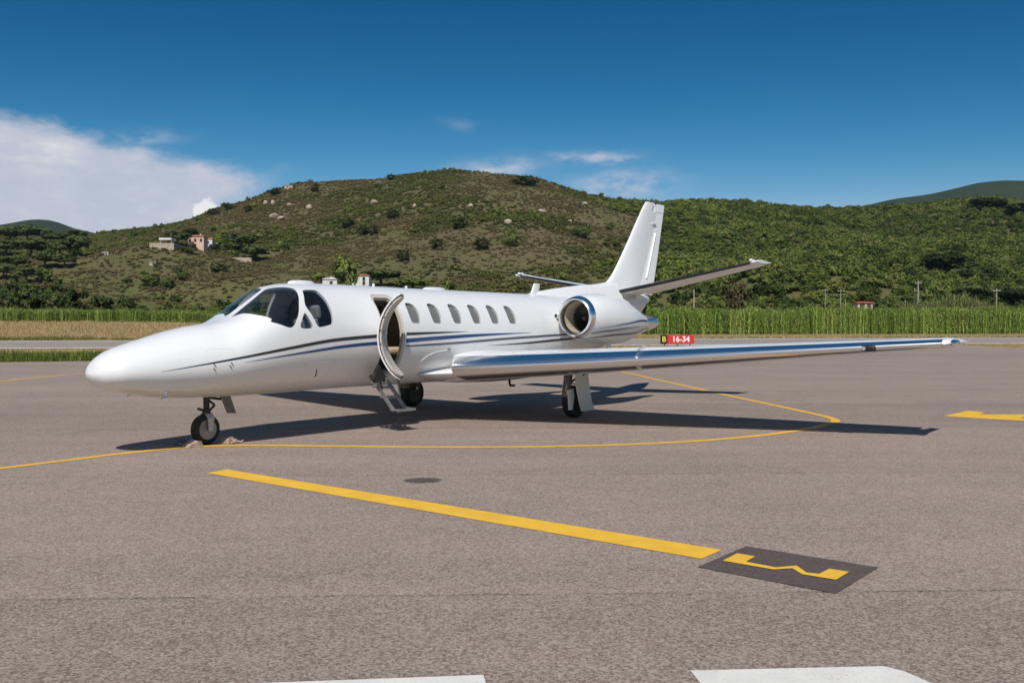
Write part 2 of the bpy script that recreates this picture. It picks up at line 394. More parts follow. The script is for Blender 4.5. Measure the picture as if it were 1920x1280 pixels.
def flat(name, pts, zz, m, thick=None):
    me = MB(); vs = [(p[0], p[1], zz) for p in pts]; me.add(vs, [tuple(range(len(vs)))])
    mesh = bpy.data.meshes.new(name); mesh.from_pydata(me.v, [], me.f); mesh.materials.append(m)
    bm = bmesh.new(); bm.from_mesh(mesh)
    for f in bm.faces:
        if f.normal.z < 0: f.normal_flip()
    bmesh.ops.triangulate(bm, faces=bm.faces); bm.to_mesh(mesh); bm.free()
    return struct(link(name, mesh))
def line_at(c, xs): return [(x, c+RUN_SLOPE*x) for x in xs]

flat('ground', [(-4450, -550), (4450, -550), (4450, 3550), (-4450, 3550)], -0.6, M['drygrass'])
# near terrain sheet: field verge beyond the runway, then the hillside
gx = np.concatenate([np.linspace(-1100, -420, 60), np.linspace(-412, 412, 190), np.linspace(420, 1100, 60)])
gs = np.concatenate([np.linspace(-0.5, 30, 24), np.linspace(34, 560, 130), np.linspace(570, 1000, 30)])
GX, GS = np.meshgrid(gx, gs); GY = GS+RUN_FAR+RUN_SLOPE*GX
tz = np.maximum(GS/(GS[-1, 0]-GS[0, 0]), 0)
GZ = ground_z(GX, GY); GZ[GS < 0] = -0.05
nr, nc = GX.shape
idx = np.arange(nr*nc).reshape(nr, nc)
quads = np.stack([idx[:-1, :-1], idx[:-1, 1:], idx[1:, 1:], idx[1:, :-1]], -1).reshape(-1, 4)
V3 = np.stack([GX, GY, GZ], -1).reshape(-1, 3)
def npmesh(name, v, f, mats, smooth=True, nrm=None):
    me = bpy.data.meshes.new(name); me.vertices.add(len(v)); me.vertices.foreach_set('co', np.ascontiguousarray(v, dtype=np.float32).ravel())
    f = np.asarray(f); k = f.shape[1]
    me.loops.add(f.size); me.loops.foreach_set('vertex_index', f.ravel().astype(np.int32))
    me.polygons.add(len(f)); me.polygons.foreach_set('loop_start', np.arange(0, f.size, k, dtype=np.int32))
    me.polygons.foreach_set('loop_total', np.full(len(f), k, dtype=np.int32))
    if smooth: me.polygons.foreach_set('use_smooth', np.ones(len(f), dtype=bool))
    for m in (mats if isinstance(mats, (list, tuple)) else [mats]): me.materials.append(m)
    me.update(calc_edges=True); me.validate()
    if nrm is not None: me.polygons.foreach_set('use_smooth', np.ones(len(f), dtype=bool)); me.normals_split_custom_set(np.asarray(nrm, float).tolist())
    return me
hm = npmesh('hill', V3, quads, [M['hill'], M['drygrass']])
fy = (quads[:, 0]//nc)
hm.polygons.foreach_set('material_index', (gs[fy] < 26).astype(np.int32))
struct(link('hill', hm))
# verge between apron and runway
flat('verge', line_at(-60, (-700, 700)) + line_at(RUN_FAR+0.2, (700, -700)), -0.03, M['drygrass'])
flat('runway', line_at(RUN_NEAR, (-700, 700)) + line_at(RUN_FAR, (700, -700)), -0.018, M['runway'])
APRON = [(-90, -30), (90, -30), (120, 60), (41, 71.5), (38, 74.3), (30, 73), (17, 70.5), (8.7, 64), (-8, 52.5), (-19.4, 44.4), (-23.1, 42.6), (-60, 30.5), (-90, 22)]
flat('apron', APRON, 0.0, M['asphalt'])
flat('taxiway', [(16.0, 70.4), (38.2, 74.4), (40, RUN_NEAR+10.2), (36, RUN_NEAR+9.2), (15, RUN_NEAR+4.0)], -0.009, M['runway'])
# far hills
def ridge(name, prof, Y, depth, seed):
    us = [p[0] for p in prof]; Hf = pchip([(u-960)/FPX*Y for u in us], [CAM_H+(613.3-v)/FPX*Y for u, v in prof])
    xs = np.linspace((us[0]-960)/FPX*Y, (us[-1]-960)/FPX*Y, 150); ts = np.linspace(0, 2, 50)
    X, T = np.meshgrid(xs, ts)
    P = np.where(T < 1, T**1.3, 1-(T-1)**2); Yy = Y-depth+depth*T
    Z = Hf(X)*P+(fbm(X/160, Yy/160, seed, 5)-0.47)*70*np.clip(P, 0, 1)*(1-np.exp(-((T-1)/0.12)**2))-1
    k = np.arange(X.size).reshape(X.shape)
    q = np.stack([k[:-1, :-1], k[:-1, 1:], k[1:, 1:], k[1:, :-1]], -1).reshape(-1, 4)
    return struct(link(name, npmesh(name, np.stack([X, Yy, Z], -1).reshape(-1, 3), q, M['farhill'])))
ridge('far_hill_west', [(-1500, 470), (-700, 440), (-300, 430), (-60, 428), (0, 419), (30, 414), (60, 409), (90, 411), (130, 425), (165, 433), (200, 440), (400, 480), (700, 540), (1100, 600)], 2300, 900, 5)
ridge('far_hill_east', [(1100, 600), (1350, 480), (1560, 400), (1632, 382), (1680, 371), (1750, 361), (1800, 350), (1850, 339), (1890, 336), (1940, 337), (2100, 350), (2600, 370), (3400, 420)], 2200, 900, 8)

# ------------------------------------------------------------------ painted markings
def ribbon(pts, w):
    P = [Vector((*p, 0)) for p in pts]; L = []; Rr = []
    for i, p in enumerate(P):
        d = (P[min(i+1, len(P)-1)]-P[max(i-1, 0)]).normalized(); n = Vector((-d.y, d.x, 0))
        L.append(p+n*w/2); Rr.append(p-n*w/2)
    return L, Rr
def ribbon_obj(name, pts, w, zz, m, smooth=0):
    for _ in range(smooth):
        q = [pts[0]]
        for a, c in zip(pts[:-1], pts[1:]): q += [(a[0]*.75+c[0]*.25, a[1]*.75+c[1]*.25), (a[0]*.25+c[0]*.75, a[1]*.25+c[1]*.75)]
        pts = q+[pts[-1]]
    L, Rr = ribbon(pts, w); n = len(L)
    me = bpy.data.meshes.new(name); me.from_pydata([(p.x, p.y, zz) for p in L+Rr], [], [(n+i, n+i+1, i+1, i) for i in range(n-1)]); me.materials.append(m)
    return struct(link(name, me))
ribbon_obj('taxi_line', [(-9.8, 5.0), (-5.73, 10.52), (-5.38, 11.02), (-4.87, 11.80), (-4.34, 12.38), (-3.76, 12.62), (-2.55, 12.51), (-1.12, 12.38), (0.28, 12.4), (1.73, 12.68), (2.93, 13.23),
           (3.84, 13.88), (4.64, 14.65), (5.22, 15.40), (5.5, 15.9), (5.58, 16.5), (5.45, 17.79), (4.94, 22.37), (4.1, 31.46), (3.4, 39)], 0.15, 0.004, M['thinyellow'], 2)
ribbon_obj('taxi_line', [(-16.3, 20), (-14.85, 27.16), (-15.03, 29.15), (-14.7, 31.9), (-13.6, 33.4), (-9, 36), (0, 40)], 0.17, 0.004, M['thinyellow'], 2)
ribbon_obj('runway_edge_line', line_at(RUN_NEAR+5.5, np.linspace(-400, 400, 20)), 2.4, -0.012, M['whitemark'])
ribbon_obj('runway_edge_line', line_at(RUN_FAR-9, np.linspace(-400, 400, 20)), 2.0, -0.012, M['whitemark'])
ribbon_obj('taxi_line', [(26.5, 74), (28, 79), (30.6, 90), (36, 98)], 0.5, -0.005, M['thinyellow'], 1)
flat('stand_bar', [(-3.30, 10.18), (-3.17, 10.44), (1.49, 6.66), (1.29, 6.40)], 0.004, M['yellow'])
flat('stand_number_box', [(1.22, 6.18), (1.69, 6.77), (2.41, 6.17), (1.92, 5.56)], 0.0045, M['patch'])
flat('stand_number', [(1.42, 6.33), (1.57, 6.54), (1.67, 6.45), (1.57, 6.30), (1.73, 6.15), (1.88, 6.20), (1.89, 6.02), (1.96, 5.99), (2.07, 6.12), (2.17, 6.04), (2.02, 5.85), (1.85, 5.98), (1.83, 6.13), (1.70, 6.10)], 0.009, M['yellow'])
flat('taxi_arrow', [(7.67, 16.72), (8.58, 17.75), (8.68, 17.71), (8.76, 17.41), (8.44, 17.03), (9.27, 17.03), (14, 17.2), (14, 16.85), (9.04, 16.61), (8.83, 16.35), (12, 14.2), (11.85, 13.9), (8.63, 15.90), (8.16, 16.23)], 0.004, M['yellow'])
flat('dash_mark', [(-1.13, 4.155), (-0.13, 4.255), (-0.08, 3.90), (-1.10, 3.80)], 0.004, M['whitemark'])
flat('dash_mark', [(0.82, 4.31), (1.73, 4.365), (1.80, 4.30), (1.93, 4.00), (0.86, 3.92)], 0.004, M['whitemark'])
M['oil'] = asphalt('oil_stain', (0.10, 0.08, 0.068), lanes=False, speck=0.8)
_nt = M['oil'].node_tree; _nb = NB(_nt); _t = _nb.n('ShaderNodeTexCoord').outputs['Object']; _x, _y, _z = _nb.xyz(_t)
_dx = _nb.m('DIVIDE', _nb.m('ADD', _x, 0.92), 0.235); _dy = _nb.m('DIVIDE', _nb.m('SUBTRACT', _y, 9.70), 0.20)
_r = _nb.m('ADD', _nb.m('SQRT', _nb.m('ADD', _nb.m('MULTIPLY', _dx, _dx), _nb.m('MULTIPLY', _dy, _dy))), _nb.m('MULTIPLY', _nb.m('SUBTRACT', _nb.noise(_t, 14, 5, 0.7), 0.5), 0.9))
_nb.put(_nt.nodes['Principled BSDF'].inputs['Alpha'], _nb.ss(_r, 1.0, 0.55, 0.0, 0.9))
st = [(-0.92+0.235*math.cos(a)*(1+0.12*math.sin(3*a)), 9.70+0.20*math.sin(a)*(1+0.1*math.cos(5*a))) for a in np.linspace(0, 2*math.pi, 28)[:-1]]
flat('oil_stain', st, 0.0035, M['oil'])


# ================================================================== vegetation
def leaf_quads(C, size, rg, up=0.35, stretch=1.6):
    """one small quad per centre, turned at random but leaning to face outwards and up"""
    n = len(C); O = C-np.median(C, axis=0); O /= np.maximum(np.linalg.norm(O, axis=1), 1e-6)[:, None]
    N = rg.normal(size=(n, 3))*.55+O*.8; N[:, 2] += up; N /= np.linalg.norm(N, axis=1)[:, None]
    A = np.cross(N, rg.normal(size=(n, 3))); A /= np.linalg.norm(A, axis=1)[:, None]; B = np.cross(N, A)
    s = (size*rg.uniform(.6, 1.3, n))[:, None]
    P = np.stack([C-A*s*stretch/2, C-B*s*.55, C+A*s*stretch/2, C+B*s*.55], 1)
    SN = N*.35+O*.7+np.array((0, 0, .35*up)); SN /= np.linalg.norm(SN, axis=1)[:, None]      # crown-shaped shading normals
    return P.reshape(-1, 3), np.arange(n*4).reshape(n, 4), np.repeat(SN, 4, axis=0)
def clumped(rg, nclump, per, rad, csize, shell=True, base=-1.0):
    """leaf centres in clumps spread over an ellipsoid of half-sizes rad"""
    d = rg.normal(size=(nclump, 3)); d /= np.linalg.norm(d, axis=1)[:, None]
    r = rg.uniform(.55, 1.0, nclump) if shell else rg.uniform(0, 1, nclump)**.5
    c = d*r[:, None]*np.array(rad); c[:, 2] = np.maximum(c[:, 2], base*rad[2])
    k = rg.uniform(.6, 1.35, nclump)[:, None, None]*csize
    L = rg.normal(size=(nclump, per, 3)); L /= np.linalg.norm(L, axis=2)[:, :, None]
    L *= rg.uniform(.5, 1.0, (nclump, per, 1))*k*np.array([1, 1, .75])
    return (c[:, None, :]+L).reshape(-1, 3)
def scatter(name, pts, scale, rz, col, protos, parent=None):
    """instances of prototype meshes on a point mesh"""
    pc = bpy.data.collections.new(name+'_source')
    for i, me in enumerate(protos): pc.objects.link(bpy.data.objects.new(f'{name}_source_{i:02d}', me))
    me = bpy.data.meshes.new(name); n = len(pts); me.vertices.add(n); me.vertices.foreach_set('co', np.asarray(pts, np.float32).ravel())
    a = me.attributes.new('sc', 'FLOAT_VECTOR', 'POINT'); a.data.foreach_set('vector', np.asarray(scale, np.float32).ravel())
    a = me.attributes.new('rt', 'FLOAT_VECTOR', 'POINT'); a.data.foreach_set('vector', np.stack([np.zeros(n), np.zeros(n), rz], 1).astype(np.float32).ravel())
    a = me.attributes.new('ix', 'INT', 'POINT'); a.data.foreach_set('value', rng.integers(0, len(protos), n).astype(np.int32))
    a = me.attributes.new('col', 'FLOAT_COLOR', 'POINT'); a.data.foreach_set('color', np.concatenate([col, np.ones((n, 1))], 1).astype(np.float32).ravel())
    me.update(); o = link(name, me, parent)
    g = bpy.data.node_groups.new(name, 'GeometryNodeTree')
    g.interface.new_socket('Geometry', in_out='INPUT', socket_type='NodeSocketGeometry'); g.interface.new_socket('Geometry', in_out='OUTPUT', socket_type='NodeSocketGeometry')
    N = g.nodes; gi = N.new('NodeGroupInput'); go = N.new('NodeGroupOutput'); ci = N.new('GeometryNodeCollectionInfo'); ip = N.new('GeometryNodeInstanceOnPoints')
    ci.inputs['Collection'].default_value = pc; ci.inputs['Separate Children'].default_value = True; ci.inputs['Reset Children'].default_value = True
    ip.inputs['Pick Instance'].default_value = True
    def at(nm, t): k = N.new('GeometryNodeInputNamedAttribute'); k.data_type = t; k.inputs['Name'].default_value = nm; return k.outputs['Attribute']
    l = g.links.new; l(gi.outputs[0], ip.inputs['Points']); l(ci.outputs[0], ip.inputs['Instance']); l(at('ix', 'INT'), ip.inputs['Instance Index'])
    l(at('rt', 'FLOAT_VECTOR'), ip.inputs['Rotation']); l(at('sc', 'FLOAT_VECTOR'), ip.inputs['Scale']); l(ip.outputs[0], go.inputs[0])
    md = o.modifiers.new('scatter', 'NODES'); md.node_group = g
    return o
rg = np.random.default_rng(11)
bushes = []
for i in range(6):
    C = clumped(rg, 22, 24, (.44, .44, .40), .19, base=-.5); C[:, 2] += .34
    v, f, sn = leaf_quads(C, .098, rg, .7); bushes.append(npmesh('bush', v, f, M['leaf_i'], False, sn))
lowb = []
for i in range(5):
    C = clumped(rg, 12, 16, (.42, .42, .26), .22, base=-.4); C[:, 2] += .2
    v, f, sn = leaf_quads(C, .145, rg, 1.2); lowb.append(npmesh('low_shrub', v, f, M['leaf_i'], False, sn))
# --- hillside scrub
def in_view(X, Y, m=14): return np.abs(X) < .575*Y+m
n = 210000
X = rg.uniform(-400, 400, n); Y = np.sqrt(rg.uniform(150**2, 668**2, n))
k = in_view(X, Y) & (Y-RUN_SLOPE*X > CROP+24); X, Y = X[k], Y[k]
dirx = X/Y; t = np.clip((Y-FOOT_Y)/(CREST_Y-FOOT_Y), 0, 1.05)
nzA = fbm(X/60, Y/60, 21, 4)*1.06; nzB = fbm(X/19, Y/26, 33, 3)*1.14; nzC = fbm(X/6, Y/6, 57, 2)*1.33
green = np.clip(sstep((dirx-.105+(nzA-.5)*.16)/.09), 0, 1)           # wooded right half
gully = sstep((nzA-.50)/.12)                                         # greener low scrub in the gullies of the brown slope
green = np.maximum(green, .02*gully)
green = np.maximum(green, .28*sstep((.17-t)/.08)*sstep((nzB-.35)/.2))  # greener foot of the hill
green = np.maximum(green, .03*sstep((-.30-dirx)/.06)*sstep((t-.18)/.1))
big = rg.uniform(0, 1, len(X)) < green
keep = np.where(big, rg.uniform(0, 1, len(X)) < .21+.08*nzB, rg.uniform(0, 1, len(X)) < .25+.6*sstep((nzB-.42)/.16))
X, Y, big, t, nzA, nzB, nzC, green, dirx, gully = [q[keep] for q in (X, Y, big, t, nzA, nzB, nzC, green, dirx, gully)]
Z = ground_z(X, Y)
def pal(keys, w):
    keys = np.array(keys); i = np.clip((w*(len(keys)-1)).astype(int), 0, len(keys)-2); f = np.clip(w*(len(keys)-1)-i, 0, 1)[:, None]; return keys[i]*(1-f)+keys[i+1]*f
w1 = np.clip((nzC-.5)*1.3+.5+rg.normal(0, .2, len(X)), 0, 1)
cb = pal([(0.082, 0.113, 0.036), (0.157, 0.197, 0.053), (0.227, 0.264, 0.068), (0.290, 0.283, 0.100)], np.clip(w1+.9*(nzA-.5)-.06, 0, 1))*(.72+.5*fbm(X/110, Y/80, 44, 3)[:, None]*1.14)
cl = pal([(0.192, 0.179, 0.066), (0.255, 0.204, 0.097), (0.294, 0.223, 0.118), (0.210, 0.210, 0.074)], np.clip(w1*.7+.3*nzA+.0, 0, 1))
gu = (gully*rg.uniform(.5, 1, len(X)))[:, None]; cl = cl*(1-gu)+gu*pal([(0.118, 0.149, 0.042), (0.183, 0.214, 0.059)], w1)
foot = sstep((.24-t)/.2)[:, None]
cl = cl*(1-foot*.75)+np.array((.215, .205, .075))*foot*.75
sel = big
sc = np.where(big, rg.uniform(1.8, 5.4, len(X))*(.6+.8*nzB), rg.uniform(.8, 2.0, len(X))*(1+.7*sstep((.22-t)/.15)+.6*gully))
def trip(s, q, r): return np.stack([s, s*rg.uniform(.85, 1.15, len(s)), s*rg.uniform(q, r, len(s))], 1)
o = scatter('hillside_trees', np.stack([X, Y, Z], 1)[sel], trip(sc[sel], .7, 1.05), rg.uniform(0, 6.28, sel.sum()), cb[sel], bushes)
stuff(o, 'dense green scrub wood covering the hillside', 'scrub')
o = scatter('hillside_scrub', np.stack([X, Y, Z], 1)[~sel], trip(sc[~sel], .6, .95), rg.uniform(0, 6.28, (~sel).sum()), cl[~sel], lowb)
stuff(o, 'low brown and olive scrub over the open slope', 'scrub')
# --- cane field
canes = []
for i in range(5):
    V = []; Fc = []
    for s_ in range(8):
        bx, by = rg.uniform(-.5, .5, 2); lean = rg.normal(0, .05, 2); H = rg.uniform(.78, 1.05)
        for j in range(15):
            zz = H*(.10+.88*j/14); a = rg.uniform(0, 6.28); L = rg.uniform(.10, .17)*(1.25-.5*j/14); w = .017
            d = np.array((math.cos(a), math.sin(a), 0)); p0 = np.array((bx+lean[0]*zz, by+lean[1]*zz, zz)); sd_ = np.array((-d[1], d[0], 0))*w
            p1 = p0+d*L*1.3+np.array((0, 0, L*.75)); p2 = p0+d*L*2.6+np.array((0, 0, L*.25)); o0 = len(V)
            V += [p0-sd_*.6, p0+sd_*.6, p1+sd_, p1-sd_, p2]; Fc += [(o0, o0+1, o0+2, o0+3), (o0+3, o0+2, o0+4, o0+4)]
        o0 = len(V); w = .012; V += [(bx-w, by, 0), (bx+w, by, 0), (bx+lean[0]+w, by+lean[1], H), (bx+lean[0]-w, by+lean[1], H)]; Fc.append((o0, o0+1, o0+2, o0+3))
    V = np.array(V); F2 = []
    for q in Fc:
        F2.append((q[0], q[1], q[2]))
        if q[3] != q[2]: F2.append((q[0], q[2], q[3]))
    F2 = np.array(F2); cn_ = V[F2[:, 0]]*np.array((1, 1, 0))*1.2+np.array((0, 0, .75)); cn_ += rg.normal(0, .25, cn_.shape); cn_ /= np.linalg.norm(cn_, axis=1)[:, None]
    canes.append(npmesh('cane', V, F2, M['leaf_i'], False, np.repeat(cn_, 3, axis=0)))
def cane_h(X): return 1.85+(3.85-1.85)*sstep((X+25)/40)+.35*sstep((X-25)/60)
n = 24000
Xc = rg.uniform(-98, 112, n); S_c = np.concatenate([rg.uniform(0, 5, n//2), rg.uniform(5, 26, n-n//2)]); Yc = CROP+RUN_SLOPE*Xc+S_c
k = in_view(Xc, Yc, 8) & ~((Xc > -42) & (Xc < 12)); 
k2 = in_view(Xc, Yc, 8) & (Xc > -42) & (Xc < 12) & (rg.uniform(0, 1, n) < .5); k = k | k2; Xc, Yc = Xc[k], Yc[k]
hN = .84+.30*fbm(Xc/3, Yc/3, 71, 3)*1.1; hc = cane_h(Xc)*hN*rg.uniform(.86, 1.08, len(Xc)); wd = np.where(Xc > 0, 1.25, .85)*rg.uniform(.9, 1.15, len(Xc))
cc = pal([(0.259, 0.426, 0.094), (0.483, 0.681, 0.157), (0.724, 0.851, 0.251), (0.863, 0.801, 0.345)], np.clip(rg.normal(.42, .12, len(Xc))+.5*(fbm(Xc/2.5, Yc/2.5, 77, 2)*1.33-.5), 0, 1))
ZZ = ground_z(Xc, Yc)
# a pale thicket of taller cane behind the field on the right
nx = 420; u_ = rg.uniform(1690, 1850, nx); Yx = rg.uniform(176, 205, nx); Xx = (u_-960)/FPX*Yx
hx_ = (4.9+1.9*fbm(u_/22, u_*0, 5, 2)+1.3*np.exp(-((u_-1800)/40)**2))*rg.uniform(.8, 1.08, nx)
Xc = np.r_[Xc, Xx]; Yc = np.r_[Yc, Yx]; ZZ = np.r_[ZZ, ground_z(Xx, Yx)]; hc = np.r_[hc, hx_]; wd = np.r_[wd, np.full(nx, 1.8)]; cc = np.r_[cc, np.tile((.52, .55, .22), (nx, 1))]
o = scatter('cane_field', np.stack([Xc, Yc, ZZ], 1), np.stack([wd, wd, hc], 1), rg.uniform(0, 6.28, len(Xc)), cc, canes)
stuff(o, 'tall green cane field beyond the runway', 'cane')
# --- grass
tufts = []
for i in range(5):
    V = []; F3 = []
    for j in range(26):
        bx, by = rg.normal(0, .28, 2); a = rg.uniform(0, 6.28); L = rg.uniform(.5, 1.1); d = np.array((math.cos(a), math.sin(a))); le = rg.uniform(.1, .5)*L; w = .035
        o0 = len(V); V += [(bx-d[1]*w, by+d[0]*w, 0), (bx+d[1]*w, by-d[0]*w, 0), (bx+d[0]*le, by+d[1]*le, L)]; F3.append((o0, o0+1, o0+2))
    tn = rg.normal(0, .25, (len(F3), 3))+np.array((0, 0, 1.0)); tn /= np.linalg.norm(tn, axis=1)[:, None]
    tufts.append(npmesh('tuft', np.array(V), np.array(F3), M['leaf_i'], False, np.repeat(tn, 3, axis=0)))
ap = np.array([(-90, 22), (-60, 30.5), (-23.1, 42.6), (-19.4, 44.4), (-8, 52.5), (8.7, 64), (17, 70.5), (30, 73), (38, 74.3), (41, 71.5), (120, 60)])
def apron_edge(X): return np.interp(X, ap[:, 0], ap[:, 1])
P_, S3, C3 = [], [], []
n = 26000     # verge between apron and runway
Xg = rg.uniform(-60, 70, n); lo = apron_edge(Xg); hi = RUN_NEAR+RUN_SLOPE*Xg-.4; f_ = rg.uniform(0, 1, n)**1.4; Yg = lo+.1+(hi-lo)*f_
nb_ = fbm(Xg/5, Yg/3, 91, 3)*1.14
k = in_view(Xg, Yg, 4) & (hi-lo > .3) & ~((Xg > 14.5) & (Xg < 40.2)); Xg, Yg, f_, nb_ = Xg[k], Yg[k], f_[k], nb_[k]
gk = (Xg < 0)*sstep((.42-f_+(nb_-.5)*.35)/.12); isg = rg.uniform(0, 1, len(Xg)) < gk
hh = np.where(isg, rg.uniform(.22, .5, len(Xg))*(.55+.9*nb_), rg.uniform(.10, .22, len(Xg)))
P_.append(np.stack([Xg, Yg, np.full(len(Xg), -.03)], 1)); S3.append(np.stack([hh*1.5, hh*1.5, hh], 1))
C3.append(np.where(isg[:, None], pal([(0.139, 0.198, 0.040), (0.258, 0.288, 0.080)], rg.uniform(0, 1, len(Xg))), pal([(0.694, 0.515, 0.278), (0.614, 0.477, 0.238), (0.794, 0.614, 0.357)], rg.uniform(0, 1, len(Xg)))))
n = 30000     # bank beyond the runway
Xg = rg.uniform(-85, 100, n); sg = rg.uniform(.3, 12.5, n); Yg = RUN_FAR+RUN_SLOPE*Xg+sg; k = in_view(Xg, Yg, 4) & ~((Xg > -40) & (Xg < 8)); Xg, Yg, sg = Xg[k], Yg[k], sg[k]
nb_ = fbm(Xg/6, sg/2.2, 97, 3)*1.14
isg = rg.uniform(0, 1, len(Xg)) < np.where(Xg < 0, sstep((3.2-sg+(nb_-.5)*4)/1.5), .55)
hh = np.where(isg, rg.uniform(.2, .4, len(Xg))*(.6+.8*nb_), rg.uniform(.3, .62, len(Xg)))*np.where(Xg > 0, .65, 1)
P_.append(np.stack([Xg, Yg, ground_z(Xg, Yg)], 1)); S3.append(np.stack([hh*1.5, hh*1.5, hh], 1))
C3.append(np.where(isg[:, None], pal([(0.198, 0.248, 0.054), (0.357, 0.357, 0.109)], rg.uniform(0, 1, len(Xg))), pal([(0.774, 0.576, 0.328), (0.694, 0.526, 0.298), (0.874, 0.675, 0.416)], rg.uniform(0, 1, len(Xg)))))
P_, S3, C3 = np.concatenate(P_), np.concatenate(S3), np.concatenate(C3)
o = scatter('verge_grass', P_, S3, rg.uniform(0, 6.28, len(P_)), C3, tufts)
stuff(o, 'dry straw-coloured and green grass along the runway edges', 'grass')

# ------------------------------------------------------------------ single trees and bushes
def tree_meshes(kind, seed, leaf):
    r = np.random.default_rng(seed); tr = MB()
    def limb(p, q, r0, r1): tr.tube(p, q, r0, r1, 7)
    if kind == 'umbrella':
        limb((0, 0, -.08), (.02, .01, .35), .045, .036); limb((.02, .01, .34), (.0, .03, .66), .036, .022)
        for i in range(7):
            a = i*.9+r.uniform(0, .5); limb((.01, .02, r.uniform(.38, .55)), (.30*math.cos(a), .30*math.sin(a), r.uniform(.66, .78)), .018, .006)
        C = clumped(r, 66, 32, (.46, .46, .27), .13, base=-.7); C[:, 2] += .66
        v, f, sn = leaf_quads(C, .06, r, .9)
    elif kind == 'tree':
        limb((0, 0, -.06), (.01, 0, .30), .04, .03); limb((.01, 0, .29), (0, .02, .6), .03, .015)
        for i in range(8):
            a = i*.8+r.uniform(0, .5); limb((0, .01, r.uniform(.22, .5)), (.28*math.cos(a), .28*math.sin(a), r.uniform(.45, .8)), .016, .005)
        C = np.concatenate([clumped(r, 36, 24, (.40, .40, .36), .12), clumped(r, 10, 20, (.30, .30, .2), .10)]); C[:, 2] += .60
        v, f, sn = leaf_quads(C, .05, r, .5)
    else:
        limb((0, 0, -.08), (.01, 0, .35), .03, .02)
        for i in range(6):
            a = i*1.05+r.uniform(0, .5); limb((0, 0, .02), (.3*math.cos(a), .3*math.sin(a), r.uniform(.3, .6)), .016, .005)
        C = clumped(r, 44, 24, (.44, .44, .46), .13, base=-.8); C[:, 2] += .46
        v, f, sn = leaf_quads(C, .055, r, .5)
    t = bpy.data.meshes.new('trunk'); t.from_pydata(tr.v, [], tr.f); t.materials.append(M['bark'])
    return t, npmesh('crown', v, f, leaf, False, sn)
TM = {}
def tree(name, kind, leaf, u, v, w, h, label, cat, group=None, Y=None):
    key = (kind, leaf, random.randrange(3))
    if key not in TM: TM[key] = tree_meshes(kind, 100+len(TM), M[leaf])
    p = hill_hit(u, v) if Y is None else Vector(((u-960)/FPX*Y, Y, float(ground_z((u-960)/FPX*Y, Y))))
    s = p.y/FPX; hh = h*s*1.02 if Y is None else CAM_H+(613.3-v+h)*s-p.z; o = empty(name, p, random.uniform(0, 6.28)); o.scale = (w*s, w*s, hh)
    tag(o, label, cat, group); link('trunk', TM[key][0], o); link('crown', TM[key][1], o)
    return o
G1 = 'umbrella pines on the left hillside'
for u, v, w, h, lab in [
    (18, 456, 46, 30, 'umbrella pine on the left skyline at the edge of the picture'), (52, 454, 42, 30, 'umbrella pine on the left skyline under the far blue hill'),
    (80, 454, 32, 25, 'narrow umbrella pine on the left skyline, third from the edge'), (101, 460, 36, 22, 'low umbrella pine on the left skyline, fourth from the edge'),
    (140, 456, 38, 24, 'lone skyline umbrella pine nearest the bare saddle on the left'), (10, 480, 52, 28, 'umbrella pine cut by the left picture edge in the middle row'),
    (60, 482, 58, 32, 'broad umbrella pine in the middle of the left pine grove'), (112, 484, 42, 32, 'umbrella pine on the right flank of the left grove'),
    (146, 482, 36, 38, 'tall dark pine at the right end of the left grove'), (30, 507, 46, 26, 'umbrella pine in the lower row of the left grove, near the edge'),
    (85, 503, 42, 28, 'umbrella pine in the lower row of the left grove, at its middle'), (120, 502, 38, 24, 'small pine in the lower row of the left grove, right end'),
    (8, 524, 38, 28, 'lowest pine of the left grove at the picture edge'), (48, 530, 42, 26, 'lowest pine of the left grove, beside the brown slope')]:
    tree('umbrella_pine', 'umbrella', 'leaf_pine', u, v, w*1.25, h*1.12, lab, 'pine tree', G1)
G2 = 'dark bushes behind the cane field'
for u, w, h, lab in [(16, 70, 76, 'large dark bush behind the cane at the left picture edge'), (58, 64, 70, 'large dark bush behind the cane, second from the left edge'), (100, 66, 72, 'large dark bush behind the cane, third from the left edge'),
                     (138, 58, 62, 'large dark bush behind the cane, fourth from the left edge'), (188, 56, 46, 'separate round dark bush right of the dark bush row')]:
    tree('dark_bush', 'bush', 'leaf_bush', u, 588, w*1.12, h, lab, 'bush', G2, Y=158)
G3 = 'dark shrubs dotted over the hill'
